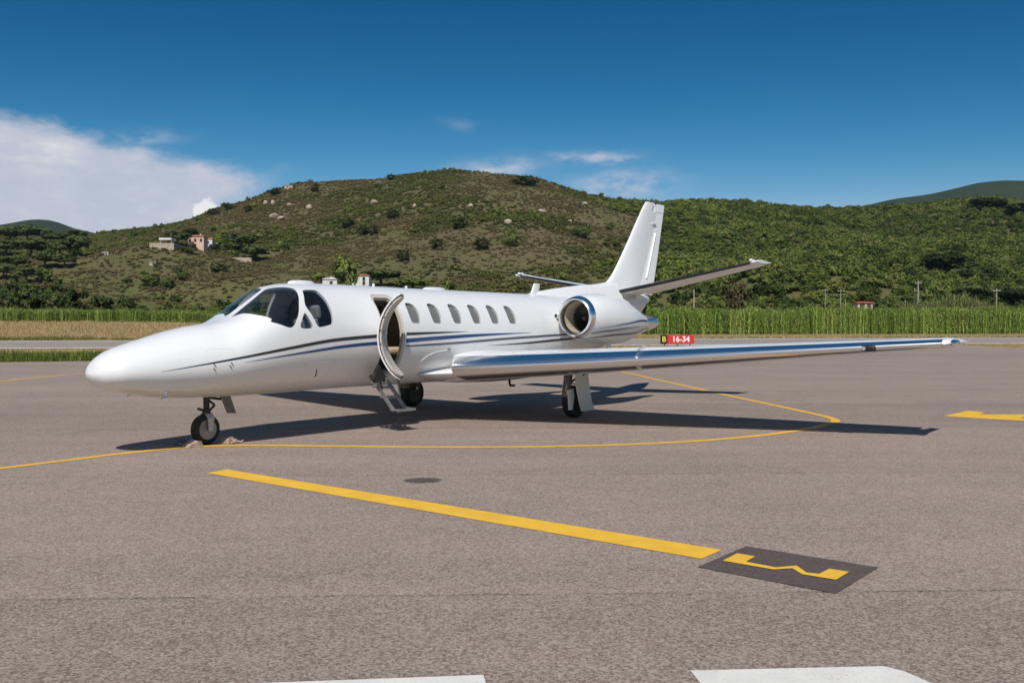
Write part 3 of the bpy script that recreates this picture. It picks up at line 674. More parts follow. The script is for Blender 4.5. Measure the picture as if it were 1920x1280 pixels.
for u, v, w, h, lf, lab in [
    (735, 411, 28, 20, 'leaf_dark', 'round dark shrub on the upper slope above the cabin windows'), (862, 429, 36, 22, 'leaf_dark', 'wide very dark shrub in the middle of the hill'),
    (817, 469, 30, 26, 'leaf_dark', 'dark shrub on mid slope below the wide dark shrub, left one'), (905, 469, 34, 26, 'leaf_dark', 'dark shrub on mid slope below the wide dark shrub, right one'),
    (652, 428, 28, 20, 'leaf_dark', 'dark shrub on the slope above the white farmhouse, uppermost of three'), (680, 442, 26, 20, 'leaf_dark', 'dark shrub above the white farmhouse, lower left of the pair'),
    (700, 441, 24, 22, 'leaf_dark', 'dark shrub above the white farmhouse, lower right of the pair'), (757, 491, 28, 26, 'leaf_dark', 'dark shrub low on the brown slope above the fuselage'),
    (985, 349, 62, 22, 'leaf_dark', 'wide dark thicket on the skyline of the hill top'), (733, 338, 20, 13, 'leaf_dark', 'small dark bush on the skyline left of the hill top'),
    (590, 360, 22, 16, 'leaf_dark', 'dark bush by the boulders near the skyline'), (962, 462, 46, 34, 'leaf_fresh', 'bright green thicket on the slope left of the tail fin'),
    (1092, 447, 40, 28, 'leaf_pine', 'green shrub on the slope just left of the tail fin'), (400, 404, 26, 15, 'leaf_dark', 'dark bush at the left end of the skyline tree row'),
    (430, 393, 28, 13, 'leaf_dark', 'dark bush in the middle of the skyline tree row'), (466, 398, 18, 15, 'leaf_dark', 'small dark bush just below the skyline tree row'),
    (515, 366, 30, 15, 'leaf_dark', 'dark bush at the right end of the skyline tree row'), (290, 532, 26, 22, 'leaf_dark', 'single dark bush on the low brown slope left of the cockpit'),
    (402, 470, 26, 14, 'leaf_dark', 'dark bush below the white cottage on the slope'), (352, 474, 40, 14, 'leaf_pine', 'green hedge bush below the pink house'),
    (1790, 482, 60, 28, 'leaf_dark', 'dark tree on the right slope, upper of two'), (1702, 522, 34, 22, 'leaf_dark', 'dark shrub on the right slope above the pale poles'),
    (1812, 527, 34, 24, 'leaf_dark', 'dark shrub on the right slope beside bare reddish ground'), (1270, 575, 44, 26, 'leaf_dark', 'dark bush behind the cane right of the tail'),
    (1340, 568, 44, 32, 'leaf_dark', 'dark bush behind the cane under the left tailplane tip'), (1430, 568, 54, 42, 'leaf_dark', 'dark tree behind the cane right of the dry brown tree')]:
    tree('hill_shrub', 'bush', lf, u, v, w, h, lab, 'shrub', G3)
G4 = 'umbrella pines among the houses and on the right'
for u, v, w, h, lf, lab in [
    (453, 470, 64, 34, 'leaf_pine', 'broad umbrella pine right of the hillside houses'), (475, 490, 52, 32, 'leaf_pine', 'low spreading pine below the broad umbrella pine'),
    (332, 460, 50, 28, 'leaf_pine', 'dark pine standing left of the pink house'), (356, 453, 30, 26, 'leaf_dark', 'dark tree rising behind the pink house'),
    (715, 534, 80, 30, 'leaf_pine', 'flat spreading pine right of the white farmhouse'), (775, 545, 80, 24, 'leaf_fresh', 'flat yellow-green pine just above the fuselage roof'),
    (1842, 394, 44, 24, 'leaf_dark', 'umbrella pine on the right skyline, left of the pair'), (1876, 394, 34, 22, 'leaf_dark', 'umbrella pine on the right skyline, right of the pair'),
    (1908, 404, 44, 26, 'leaf_pine', 'pine below the right skyline at the picture edge'), (1768, 514, 84, 40, 'leaf_dark', 'wide dark umbrella pine on the right slope, lower of two'),
    (1822, 578, 76, 46, 'leaf_pine', 'umbrella pine behind the pale cane thicket'), (1905, 578, 64, 40, 'leaf_dark', 'dark pine low on the right at the picture edge')]:
    tree('umbrella_pine', 'umbrella', lf, u, v, w, h, lab, 'pine tree', G4)
tree('leafy_tree', 'tree', 'leaf_fresh', 645, 540, 72, 68, 'bright green leafy tree in front of the white farmhouse', 'tree', Y=262)
tree('dry_tree', 'tree', 'leaf_brown', 1382, 578, 62, 62, 'brownish dry tree behind the cane under the tailplane', 'tree', Y=215)

# ------------------------------------------------------------------ boulders
M['rock'] = mat('pale_granite', (0.46, 0.36, 0.28), 0.9, var=0.45, scale=1.2, bump=0.7, bscale=3)
def boulder(u, v, w, h, label, seed):
    p = hill_hit(u, v); s = p.y/FPX
    bm = bmesh.new(); bmesh.ops.create_icosphere(bm, subdivisions=3, radius=.5)
    r = np.random.default_rng(seed); k = r.normal(size=(7, 3)); k /= np.linalg.norm(k, axis=1)[:, None]; c = r.uniform(.28, .46, 7)
    for q in bm.verts:
        for kk, cc_ in zip(k, c):
            d = q.co.dot(Vector(kk))
            if d > cc_: q.co -= Vector(kk)*(d-cc_)*.9
        q.co += Vector(r.normal(0, .012, 3))
    me = bpy.data.meshes.new('boulder'); bm.to_mesh(me); bm.free(); me.materials.append(M['rock'])
    o = link('boulder', me); o.location = (p.x, p.y, p.z+h*s*.28); o.scale = (w*s, w*s*.8, h*s*1.25); o.rotation_euler = (0, 0, r.uniform(0, 6))
    tag(o, label, 'boulder', 'pale boulders on the hill')
for i, (u, v, w, h, lab) in enumerate([
    (498, 384, 12, 9, 'pale boulder left of the upper pair near the skyline'), (511, 384, 13, 10, 'pale boulder right of the upper pair near the skyline'),
    (513, 409, 17, 12, 'large pale boulder left of the lower pair'), (528, 413, 20, 11, 'large pale boulder right of the lower pair'),
    (543, 386, 12, 6, 'small pale boulder between the pairs and the single block'), (579, 392, 15, 11, 'single blocky pale boulder under the skyline'),
    (702, 383, 15, 9, 'pale boulder high on the slope above the farmhouse'), (777, 388, 9, 7, 'small pale boulder near the wide dark shrub'),
    (952, 420, 17, 10, 'pale boulder in the middle of the hill'), (1016, 399, 22, 8, 'long pale outcrop high on the slope left of the fin'),
    (1068, 418, 13, 8, 'pale boulder on the slope close to the fin'), (1096, 384, 14, 6, 'small pale outcrop near the crest left of the fin'), (882, 388, 12, 8, 'grey boulder on the upper slope, left of centre')]):
    boulder(u, v, w, h, lab, 300+i)

# ------------------------------------------------------------------ houses
M['pink'] = mat('pink_render', (0.74, 0.49, 0.38), 0.9, var=0.15, scale=.6); M['wall_w'] = mat('white_render', (0.74, 0.72, 0.69), 0.9, var=0.15, scale=.6)
M['tile'] = mat('terracotta_tile', (0.42, 0.17, 0.09), 0.85, var=0.4, scale=2); M['stone'] = mat('stone_wall', (0.50, 0.42, 0.32), 0.95, var=0.5, scale=1.5, bump=.6, bscale=4)
M['redtile'] = mat('red_tile', (0.48, 0.10, 0.07), 0.85, var=0.3, scale=2); M['shutter'] = mat('dark_shutter', (0.10, 0.065, 0.05), 0.8); M['pane'] = mat('dark_pane', (0.03, 0.035, 0.04), 0.15)
def house(name, u0, u1, vt, vb, label, wall, roof, wins, Y=None, depth=.8, gable=False, rz=0.0, rh=.18, chim=False):
    uc = (u0+u1)/2; p = hill_hit(uc, vb) if Y is None else Vector(((uc-960)/FPX*Y, Y, CAM_H+(613.3-vb)/FPX*Y))
    s = p.y/FPX; w = (u1-u0)*s; h = (vb-vt)*s; d = w*depth; hr = h*rh; hw_ = h-hr
    o = empty(name, p, rz); tag(o, label, 'house')
    dn = 2+max(0, p.z-float(ground_z(p.x, p.y)))
    MB().box((0, d/2, hw_/2-dn/2), (w, d, hw_+dn)).build('wall', wall, o, smooth=False)
    e = MB(); a = .25
    if gable:
        e.loft([[(-w/2-a, -a, hw_), (w/2+a, -a, hw_), (0, -a, hw_+hr)], [(-w/2-a, d+a, hw_), (w/2+a, d+a, hw_), (0, d+a, hw_+hr)]])
    else:
        e.loft([[(-w/2-a, -a, hw_), (w/2+a, -a, hw_), (w/2+a, d+a, hw_), (-w/2-a, d+a, hw_)], [(-w/2-a, -a, hw_+.18), (w/2+a, -a, hw_+.18), (w/2+a, d+a, hw_+.18), (-w/2-a, d+a, hw_+.18)], [(-w*.28, d*.48, hw_+hr), (w*.28, d*.48, hw_+hr), (w*.28, d*.52, hw_+hr), (-w*.28, d*.52, hw_+hr)]])
    r_ = e.build('roof', roof, o, smooth=False)
    if chim: MB().box((w*.2, d*.4, hw_+hr*.9), (.5, .5, 1.0)).build('chimney', wall, r_, smooth=False)
    for fx, fz, ww, wh in wins:
        fr = MB().box((fx*w, -.03, fz*hw_), (ww, .08, wh)).build('window', M['shutter'], o, smooth=False)
        MB().box((fx*w, -.08, fz*hw_), (ww*.72, .04, wh*.8)).build('pane', M['pane'], fr, smooth=False)
    return o
house('house', 352, 382, 440, 465, 'pink two-storey house with tiled roof on the left slope', M['pink'], M['tile'], [(-.36, .68, 1.0, 1.3), (-.03, .68, 1.0, 1.3), (.33, .68, 1.0, 1.3), (-.05, .18, 1.2, 1.9)], rh=.16, chim=True)
house('house', 382.5, 398, 445, 464, 'white cottage with reddish roof against the pink house', M['wall_w'], M['tile'], [(.0, .62, .9, 1.1), (-.3, .3, .8, 1.0)], rh=.2)
house('house', 398.5, 416, 455, 464, 'low white outbuilding right of the white cottage', M['wall_w'], M['wall_w'], [(-.15, .5, 1.8, .7)], rh=.25)
house('house', 280, 292, 490, 498, 'tiny pale ruin on the slope below the terrace', M['stone'], M['stone'], [(.1, .45, .6, .8)], rh=.1)
house('house', 193, 203, 473, 478, 'tiny white hut on the left slope', M['wall_w'], M['wall_w'], [(.1, .45, .6, .6)], rh=.2)
house('house', 605, 632, 518, 537, 'white gabled farmhouse half hidden by the leafy tree', M['wall_w'], M['wall_w'], [(.1, .5, .9, 1.1)], Y=282, gable=True, rh=.3)
house('house', 660, 692, 513, 538, 'pale farmhouse with orange roof right of the leafy tree', M['wall_w'], M['tile'], [(.2, .72, .8, 1.1), (.2, .35, .8, 1.1), (-.25, .72, .8, 1.1)], Y=286, rh=.16)
house('house', 1608, 1636, 565, 582, 'small pink house with red roof behind the cane field', M['pink'], M['redtile'], [(-.2, .7, 1.0, 1.0), (.25, .7, .8, 1.0)], Y=208, rh=.2)
house('house', 533, 549, 347, 354, 'ruined stone house on the hill skyline', M['stone'], M['stone'], [(-.1, .5, .8, .9)], rh=.05)
p = hill_hit(303, 467); s = p.y/FPX; o = empty('terrace', p); tag(o, 'stone terrace with white canopy left of the pink house', 'terrace')
MB().box((0, 3, 11*s/2-1), (46*s, 6, 11*s+2)).build('terrace_wall', M['stone'], o, smooth=False)
cn = MB().box((6*s, 3.2, 19*s), (23*s, 5.5, 4*s)).build('canopy', M['wall_w'], o, smooth=False)
for a in (-4*s, 16*s): MB().tube((a, 1.2, 11*s), (a, 1.2, 18*s), .12).build('post', M['wall_w'], o)
p = hill_hit(445, 489); s = p.y/FPX; o = MB().box((0, 0, 3*s-.5), (52*s, .8, 6*s+1)).build('retaining_wall', M['stone'], None, smooth=False); o.location = p; o.rotation_euler = (0, 0, .12); tag(o, 'pale retaining wall below the hillside pines', 'wall')

# ------------------------------------------------------------------ utility poles
M['pole'] = mat('weathered_pole', (0.46, 0.40, 0.32), 0.9, var=0.3, scale=2)
def pole(u, vt, Y, r, arms, label):
    X = (u-960)/FPX*Y; z0 = float(ground_z(X, Y)); zt = CAM_H+(613.3-vt)/FPX*Y; o = empty('utility_pole', (X, Y, z0)); tag(o, label, 'pole', 'utility poles behind the cane field')
    MB().tube((0, 0, -.3), (0, 0, zt-z0), r, r*.75, 10).build('shaft', M['pole'], o)
    for k in range(arms):
        z_ = zt-z0-.45-.7*k; c_ = MB().box((0, -.12, z_), (1.7, .1, .12)).build('crossarm', M['pole'], o, smooth=False)
        for a in (-.7, 0, .7): MB().lathe([(z_+.06, .03), (z_+.12, .06), (z_+.22, .05), (z_+.26, .02)], 'z', 8, (a, -.12, 0)).build('insulator', M['wall_w'], c_)
pole(1301, 543, 196, .15, 0, 'pale bare pole behind the cane under the tailplane'); pole(1721, 527, 214, .17, 1, 'taller of the two pale poles side by side on the right')
pole(1714.5, 541, 216, .15, 0, 'shorter of the two pale poles side by side on the right'); pole(1576, 542, 220, .11, 1, 'thin pole with crossarm left of the small pink house')
pole(1585, 560, 205, .09, 0, 'thin bare pole close left of the small pink house'); pole(1547, 541, 236, .09, 1, 'thin pole standing farthest left on the right slope')
pole(1868, 541, 212, .12, 1, 'pole with crossarm above the cane near the right edge'); pole(1697, 562, 206, .08, 0, 'thin short pole left of the two pale poles')

# ------------------------------------------------------------------ taxiway sign
M['sign_r'] = mat('sign_red', (0.62, 0.03, 0.035), 0.45); M['sign_k'] = mat('sign_black', (0.012, 0.010, 0.010), 0.45); M['sign_y'] = mat('sign_yellow', (0.80, 0.66, 0.04), 0.5); M['sign_w'] = mat('sign_white', (0.82, 0.80, 0.80), 0.5)
sg = empty('taxiway_sign', (12.98, 74.0, 0)); tag(sg, 'black and red taxiway sign reading B 16-34', 'sign')
SW, SH, SZ = 2.64, .71, .27
MB().box((-SW/2+.27, 0, SZ+SH/2), (.54, .16, SH)).build('black_panel', M['sign_k'], sg, smooth=False)
MB().box((.27+.001, 0, SZ+SH/2), (SW-.54-.004, .16, SH)).build('red_panel', M['sign_r'], sg, smooth=False)
for a in (-1.0, 0, 1.0): MB().box((a, 0, SZ/2-.05), (.07, .07, SZ+.1)).build('leg', M['darkmetal'], sg, smooth=False)
def text(s_, x_, z_, size, m, nm, off=.012):
    cu = bpy.data.curves.new('t', 'FONT'); cu.body = s_; cu.align_x = 'CENTER'; cu.align_y = 'CENTER'; cu.size = size; cu.extrude = .006; cu.offset = off
    t_ = bpy.data.objects.new('t', cu); COL.objects.link(t_); dg = bpy.context.evaluated_depsgraph_get(); me = bpy.data.meshes.new_from_object(t_.evaluated_get(dg)); COL.objects.unlink(t_)
    me.materials.clear(); me.materials.append(m); o = link(nm, me, sg); o.location = (x_, -.088, z_); o.rotation_euler = (math.pi/2, 0, 0); return o
text('B', -SW/2+.27, SZ+SH/2, .58, M['sign_y'], 'letter'); text('16-34', .27, SZ+SH/2, .60, M['sign_w'], 'lettering', .018)

# ------------------------------------------------------------------ thin summer haze
hz = MB().box((0, 1500, 181), (9000, 4200, 366))
ho = hz.build('haze', None, None, smooth=False); ho.data.materials.clear()
hm_ = bpy.data.materials.new('haze'); hm_.use_nodes = True; nt = hm_.node_tree; nt.nodes.clear()
vo_ = nt.nodes.new('ShaderNodeOutputMaterial'); pv = nt.nodes.new('ShaderNodeVolumePrincipled'); pv.inputs['Color'].default_value = (0.50, 0.76, 1.0, 1); pv.inputs['Density'].default_value = 0.000034
nt.links.new(pv.outputs[0], vo_.inputs['Volume']); ho.data.materials.append(hm_); stuff(ho)

# ================================================================== the business jet
# aircraft frame: x aft from the nose tip, y to starboard, z up
YAW = 0.9316
jet = empty('business_jet', (-5.1434, 11.352, 0), YAW)
tag(jet, 'white twin-engine business jet with blue and black stripes, its cabin door open', 'jet')
ZT = pchip([.06,.069,.097,.17,.316,.507,.8,1.1,1.417,1.64,1.8,1.93,2.08,2.255,2.437,2.69,2.8,3.0,3.39,4.05,6,9,10.5,12,13.5,14],[1.0,1.04,1.11,1.198,1.295,1.362,1.446,1.527,1.592,1.622,1.648,1.683,1.74,1.853,1.972,2.135,2.177,2.216,2.235,2.24,2.235,2.235,2.24,2.25,2.31,2.33])
ZB = pchip([.06,.069,.097,.17,.312,.6,.8,1.63,2.34,4.16,6.5,8,9,10,11.3,11.87,12.8,13.66,14],[1.0,.965,.915,.842,.787,.731,.69,.638,.63,.642,.63,.64,.69,.82,1.03,1.158,1.52,1.963,2.22])
HW = pchip([.06,.069,.097,.17,.3,.5,.8,1.1,1.4,1.7,2.0,2.5,3,3.4,8.5,9.5,10.5,11.3,12.2,13,13.66,14],[0.001,.095,.18,.285,.375,.445,.52,.58,.635,.68,.715,.76,.785,.795,.795,.77,.68,.58,.44,.3,.18,.07])
PE = pchip([0,1.6,1.9,2.1,2.6,3.0,3.5,4.0,14],[2,2,2.5,2.9,2.9,2.45,2.1,2,2])
ZC = pchip([0,.135,.8,1.7,2.0,2.5,3,3.4,8.5,9.5,10.5,11.3,12.2,13,13.66,14],[1.0,1.01,1.05,1.12,1.19,1.32,1.41,1.44,1.44,1.48,1.57,1.67,1.84,2.0,2.15,2.28])
def fus(x, th, off=0.0):
    """point on the skin; th measured from the top towards port"""
    zc = float(ZC(x)); h = float(ZT(x))-zc if math.cos(th) > 0 else zc-float(ZB(x)); w = float(HW(x))
    pe = float(PE(x)) if math.cos(th) > 0 else 2.0
    sy = math.copysign(abs(math.sin(th))**(2/pe), math.sin(th)); cz = math.copysign(abs(math.cos(th))**(2/pe), math.cos(th))
    n = np.array([-math.copysign(abs(sy)**(pe-1), sy)/max(w, .02), math.copysign(abs(cz)**(pe-1), cz)/max(h, .02)]); n /= np.linalg.norm(n)
    return np.array([x, -w*sy+off*n[0], zc+h*cz+off*n[1]])
def fus_xz(x, z, off=0.0, side=-1):
    zc = float(ZC(x)); h = float(ZT(x))-zc if z > zc else zc-float(ZB(x))
    q = max(-1, min(1, (z-zc)/h)); pe = float(PE(x)) if q > 0 else 2.0
    th = math.acos(math.copysign(abs(q)**(pe/2), q)); p = fus(x, th, off); p[1] *= -side; return p
def shell_rings(xs, off, n=96):
    return [[fus(x, 2*math.pi*j/n, off) for j in range(n)] for x in xs]
xs_out = np.unique(np.concatenate([[.06, .062, .069, .08, .097, .12, .145, .17, .21, .26, .32, .4], np.linspace(.5, 3.4, 62), np.linspace(3.45, 8.6, 80), np.linspace(8.7, 14, 54)]))
xs_in = np.unique(np.concatenate([np.linspace(1.5, 3.4, 40), np.linspace(3.5, 8.6, 60)]))
def raw(mb, name):
    me = bpy.data.meshes.new(name); me.from_pydata(mb.v, [], mb.f); me.polygons.foreach_set('material_index', mb.m)
    bm = bmesh.new(); bm.from_mesh(me); bmesh.ops.remove_doubles(bm, verts=bm.verts, dist=2e-5); bm.to_mesh(me); bm.free()
    return bpy.data.objects.new(name, me)
def fix_n(o, flip=False):
    bm = bmesh.new(); bm.from_mesh(o.data); bmesh.ops.recalc_face_normals(bm, faces=bm.faces)
    if flip: bmesh.ops.reverse_faces(bm, faces=bm.faces)
    bm.to_mesh(o.data); bm.free(); return o
def joined(objs, name):
    bm = bmesh.new()
    for o in objs: bm.from_mesh(o.data)
    me = bpy.data.meshes.new(name); bm.to_mesh(me); bm.free(); return bpy.data.objects.new(name, me)
def boolean(a, c, op):
    COL.objects.link(a); COL.objects.link(c)
    md = a.modifiers.new('b', 'BOOLEAN'); md.operation = op; md.object = c; md.solver = 'EXACT'
    dg = bpy.context.evaluated_depsgraph_get(); me = bpy.data.meshes.new_from_object(a.evaluated_get(dg))
    COL.objects.unlink(a); COL.objects.unlink(c); return me
def hollow(o_out, xo, o_in, xi, n=96, mi_in=1):
    A = fix_n(raw(MB().loft(shell_rings(xo, o_out, n)), 'a')); B = fix_n(raw(MB().loft(shell_rings(xi, o_in, n), mi=mi_in), 'b'), True)
    return joined([A, B], 'shell')
def prism(pts, n, d_in, d_out, mi=2, inset=0.0):
    pts = [Vector(p) for p in pts]; n = Vector(n).normalized(); c = sum(pts, Vector())/len(pts)
    # flatten onto the mean plane so the cutter's caps are planar
    P = [p-n*((p-c).dot(n)) for p in pts]
    if inset: P = [p+(p-c).normalized()*inset for p in P]
    return MB().loft([[p-n*d_in for p in P], [p+n*d_out for p in P]], mi=mi)
def rounded(pts, k=1):
    for _ in range(k):
        q = []
        for a, c in zip(pts, pts[1:]+pts[:1]):
            a = np.array(a); c = np.array(c); L = np.linalg.norm(c-a); f = min(0.25, 0.035/L)
            q += [tuple(a*(1-f)+c*f), tuple(a*f+c*(1-f))]
        pts = q
    return pts
PANES = {}
PANES['windshield'] = [(2.036,-.075,1.72),(2.245,-.058,1.846),(2.594,-.04,2.08),(2.672,-.04,2.125),(2.862,-.407,2.133),(2.845,-.502,2.083),(2.795,-.607,1.992),(2.695,-.723,1.777),(2.599,-.751,1.617),(2.537,-.75,1.57),(2.468,-.74,1.58),(2.24,-.645,1.652),(2.301,-.647,1.691),(2.185,-.475,1.743),(2.139,-.191,1.769),(2.08,-.131,1.739)]
PANES['side_window'] = [(2.963,-.469,2.113),(3.236,-.452,2.122),(3.275,-.54,2.056),(3.297,-.665,1.913),(3.302,-.743,1.759),(3.283,-.773,1.656),(3.243,-.779,1.618),(3.026,-.779,1.577),(2.979,-.775,1.599),(2.921,-.749,1.73),(2.826,-.683,1.891)]
PANES['vent_window'] = [(2.777,-.73,1.778),(2.807,-.732,1.779),(2.908,-.772,1.599),(2.89,-.775,1.565),(2.711,-.767,1.558),(2.677,-.761,1.598)]
NRM = {'windshield': (-.62, -.45, .64), 'side_window': (-.05, -.85, .52), 'vent_window': (-.1, -.92, .35)}
WINX = [4.955+0.517*i for i in range(6)]
def winpoly(x0):
    q = [(0, 1.968), (.115, 1.968), (.185, 1.925), (.222, 1.85), (.228, 1.77), (.205, 1.66), (.185, 1.643), (.02, 1.643), (-.012, 1.67), (-.030, 1.78), (-.020, 1.90)]
    for _ in range(2):      # round the corners
        r = []
        for (a, c), (d, e) in zip(q, q[1:]+q[:1]): r += [(a*.8+d*.2, c*.8+e*.2), (a*.2+d*.8, c*.2+e*.8)]
        q = r
    return [fus_xz(x0+a, z) for a, z in q]
DX0, DX1, DZ0, DZ1 = 4.26, 4.76, 0.80, 2.085
def doorpoly():
    r = 0.10; q = []
    for cx, cz, a0 in ((DX1-r, DZ1-r, 0), (DX0+r, DZ1-r, 90), (DX0+r, DZ0+r, 180), (DX1-r, DZ0+r, 270)):
        q += [(cx+r*math.cos(R(a0+k*18)), cz+r*math.sin(R(a0+k*18))) for k in range(6)]
    return q
cut = []
for k, P in PANES.items():
    for sgn in (1, -1):
        Q = [(p[0], p[1]*sgn, p[2]) for p in rounded(P, 2)]; n = NRM[k]; n = (n[0], n[1]*sgn, n[2])
        cut.append(fix_n(raw(prism(Q, n, 0.22 if k == 'windshield' else .16, 0.16), 'c')))
for x0 in WINX:
    for sgn in (1, -1):
        Q = [(p[0], p[1]*sgn, p[2]) for p in winpoly(x0)]
        cut.append(fix_n(raw(prism(Q, (0, -.88*sgn, .47), .12, .10), 'c')))
dp = doorpoly(); cut.append(fix_n(raw(MB().loft([[(x, -.38, z) for x, z in dp], [(x, -1.0, z) for x, z in dp]], mi=3), 'c')))
cutter = joined(cut, 'cutter')
fm = boolean(hollow(0, xs_out, -0.045, xs_in), cutter, 'DIFFERENCE')
fm.materials.clear()
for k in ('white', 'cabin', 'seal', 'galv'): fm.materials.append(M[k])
fm.polygons.foreach_set('use_smooth', [True]*len(fm.polygons)); fm.set_sharp_from_angle(angle=R(32))
fuselage = link('fuselage', fm, jet)
# curved panes cut from a thin shell just inside the skin
def pane(name, P, n, m, depth, parent, thick=0.006, grow=0.004, d=0.2, label=None):
    xa, xb = min(p[0] for p in P)-.12, max(p[0] for p in P)+.12
    xs = np.linspace(xa, xb, 26)
    sh = hollow(-depth, xs, -depth-thick, xs[1:-1], 120, 0)
    c = fix_n(raw(prism(P, n, d, .16, mi=0, inset=grow), 'c'))
    me = boolean(sh, c, 'INTERSECT'); me.materials.clear(); me.materials.append(m)
    me.polygons.foreach_set('material_index', [0]*len(me.polygons))
    me.polygons.foreach_set('use_smooth', [True]*len(me.polygons)); me.set_sharp_from_angle(angle=R(32))
    o = link(name, me, parent)
    if label: o['label'] = label
    return o
for k, P in PANES.items():
    for sgn in (1, -1):
        Q = [(p[0], p[1]*sgn, p[2]) for p in rounded(P, 2)]; n = NRM[k]
        pane(k, Q, (n[0], n[1]*sgn, n[2]), M['glass'], 0.008, jet, d=.22 if k == 'windshield' else .16)
for x0 in WINX:
    for sgn in (1, -1):
        Q = [(p[0], p[1]*sgn, p[2]) for p in winpoly(x0)]
        g = pane('cabin_window', Q, (0, -.88*sgn, .47), M['clear'], .006, jet, d=.12)
        pane('window_shade', Q, (0, -.88*sgn, .47), M['grille'], .040, g, d=.12)
# cockpit and cabin fittings seen through the glass and the door
mb = MB(); mb.loft([[(2.02, y, 1.58) for y in np.linspace(-.42, .42, 9)], [(2.40, y, 1.63-.10*abs(y)) for y in np.linspace(-.58, .58, 9)], [(2.46, y, 1.58-.10*abs(y)) for y in np.linspace(-.58, .58, 9)], [(2.46, y, 1.2) for y in np.linspace(-.5, .5, 9)]], closed=False)
mb.build('glareshield', M['darkmetal'], jet)
def seat(x, y, m, z0=1.02, head=True):
    e = MB()
    def slab(c, d, rx): e.box(c, d, Matrix.Rotation(rx, 3, 'Y'))
    slab((x, y, z0), (.46, .46, .13), R(4)); slab((x+.24, y, z0+.36), (.12, .44, .66), R(-12))
    if head: slab((x+.33, y, z0+.78), (.09, .26, .2), R(-12))
    o = e.build('seat', m, jet); md = o.modifiers.new('bev', 'BEVEL'); md.width = .035; md.segments = 3; return o
M['greyseat'] = mat('grey_sheepskin', (0.30, 0.29, 0.28), 0.9, var=0.3, scale=30)
for y in (-.36, .36): seat(2.95, y, M['greyseat'], 1.02)
for x in (5.5, 6.6, 7.6):
    for y in (-.42, .42): seat(x, y*.8, M['tan'], 1.12)
for y in (-.36, .36):
    yk = MB(); yk.tube((2.36, y, 1.38), (2.55, y, 1.42), .02); yk.path([(2.56, y-.14, 1.52), (2.56, y-.12, 1.42), (2.56, y+.12, 1.42), (2.56, y+.14, 1.52)], .014); yk.build('control_yoke', M['darkmetal'], jet)
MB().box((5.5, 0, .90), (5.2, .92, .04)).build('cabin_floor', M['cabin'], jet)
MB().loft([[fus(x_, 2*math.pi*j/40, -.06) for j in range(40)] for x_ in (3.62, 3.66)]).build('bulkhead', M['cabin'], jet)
e = MB(); e.box((5.08, -.26, 1.2), (.62, .30, .125)); o = e.build('divan', M['tan'], jet); md = o.modifiers.new('bev', 'BEVEL'); md.width = .05; md.segments = 4
e = MB(); e.box((5.12, -.2, 1.02), (.5, .3, .22)); e.build('divan_base', M['cabin'], jet)
# door jamb lining around the opening
e = MB(); ring0 = []; ring1 = []
cx_, cz_ = (DX0+DX1)/2, (DZ0+DZ1)/2
def dense(P, n=10):
    out = []
    for a, c in zip(P, P[1:]+P[:1]):
        k = n if math.dist(a, c) > .1 else 1
        out += [(a[0]+(c[0]-a[0])*i/k, a[1]+(c[1]-a[1])*i/k) for i in range(k)]
    return out
dpd = dense(dp)
def jamb(scale, off):
    q = []
    for x_, z_ in dpd:
        xx = cx_+(x_-cx_)*scale[0]; zz = cz_+(z_-cz_)*scale[1]; q.append(fus_xz(xx, zz, off))
    return q
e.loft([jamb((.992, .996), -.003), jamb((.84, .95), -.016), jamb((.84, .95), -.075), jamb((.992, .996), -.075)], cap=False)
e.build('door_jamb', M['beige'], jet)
# ---- stripes: thin paint films laid on the skin, both sides
def stripe(name, pts, wid, m, parent, off=.0025, label=None):
    f = pchip([p[0] for p in pts], [p[1] for p in pts]); w = pchip([p[0] for p in wid], [p[1] for p in wid])
    xs = np.linspace(pts[0][0], pts[-1][0], 70); e = MB()
    for side in (-1, 1):
        rows = [[fus_xz(x, float(f(x))+float(w(x))*k, off, side) for k in (-.5, -.17, .17, .5)] for x in xs]
        e.loft(rows, closed=False)
    o = e.build(name, m, parent, fix=False)
    return o
stripe('stripe', [(.70,1.030),(1.232,1.105),(1.838,1.193),(2.527,1.297),(3.314,1.398),(4.008,1.44),(4.255,1.452)], [(.70,.002),(1.6,.024),(2.6,.042),(4.25,.052)], M['st_black'], fuselage)
stripe('stripe', [(1.80,1.117),(2.244,1.172),(2.842,1.238),(3.496,1.303),(4.033,1.335),(4.255,1.342)], [(1.8,.002),(2.6,.022),(3.6,.044),(4.25,.05)], M['st_blue'], fuselage)
stripe('stripe', [(4.785,1.475),(5.496,1.491),(6.35,1.506)], [(4.785,.046),(5.5,.03),(6.35,.001)], M['st_black'], fuselage)
stripe('stripe', [(4.785,1.371),(5.495,1.403),(6.575,1.443),(7.533,1.467),(8.2,1.482)], [(4.785,.062),(6.0,.056),(7.2,.03),(8.2,.001)], M['st_blue'], fuselage)
stripe('stripe', [(4.785,1.286),(5.923,1.316),(7.289,1.372),(8.931,1.427),(10.4,1.47)], [(4.785,.018),(6,.038),(8.5,.042),(10.4,.04)], M['st_grey'], fuselage)
stripe('stripe', [(6.85,1.262),(7.807,1.283),(8.946,1.331),(10.4,1.39)], [(6.85,.001),(7.8,.025),(9,.045),(10.4,.045)], M['st_black'], fuselage)

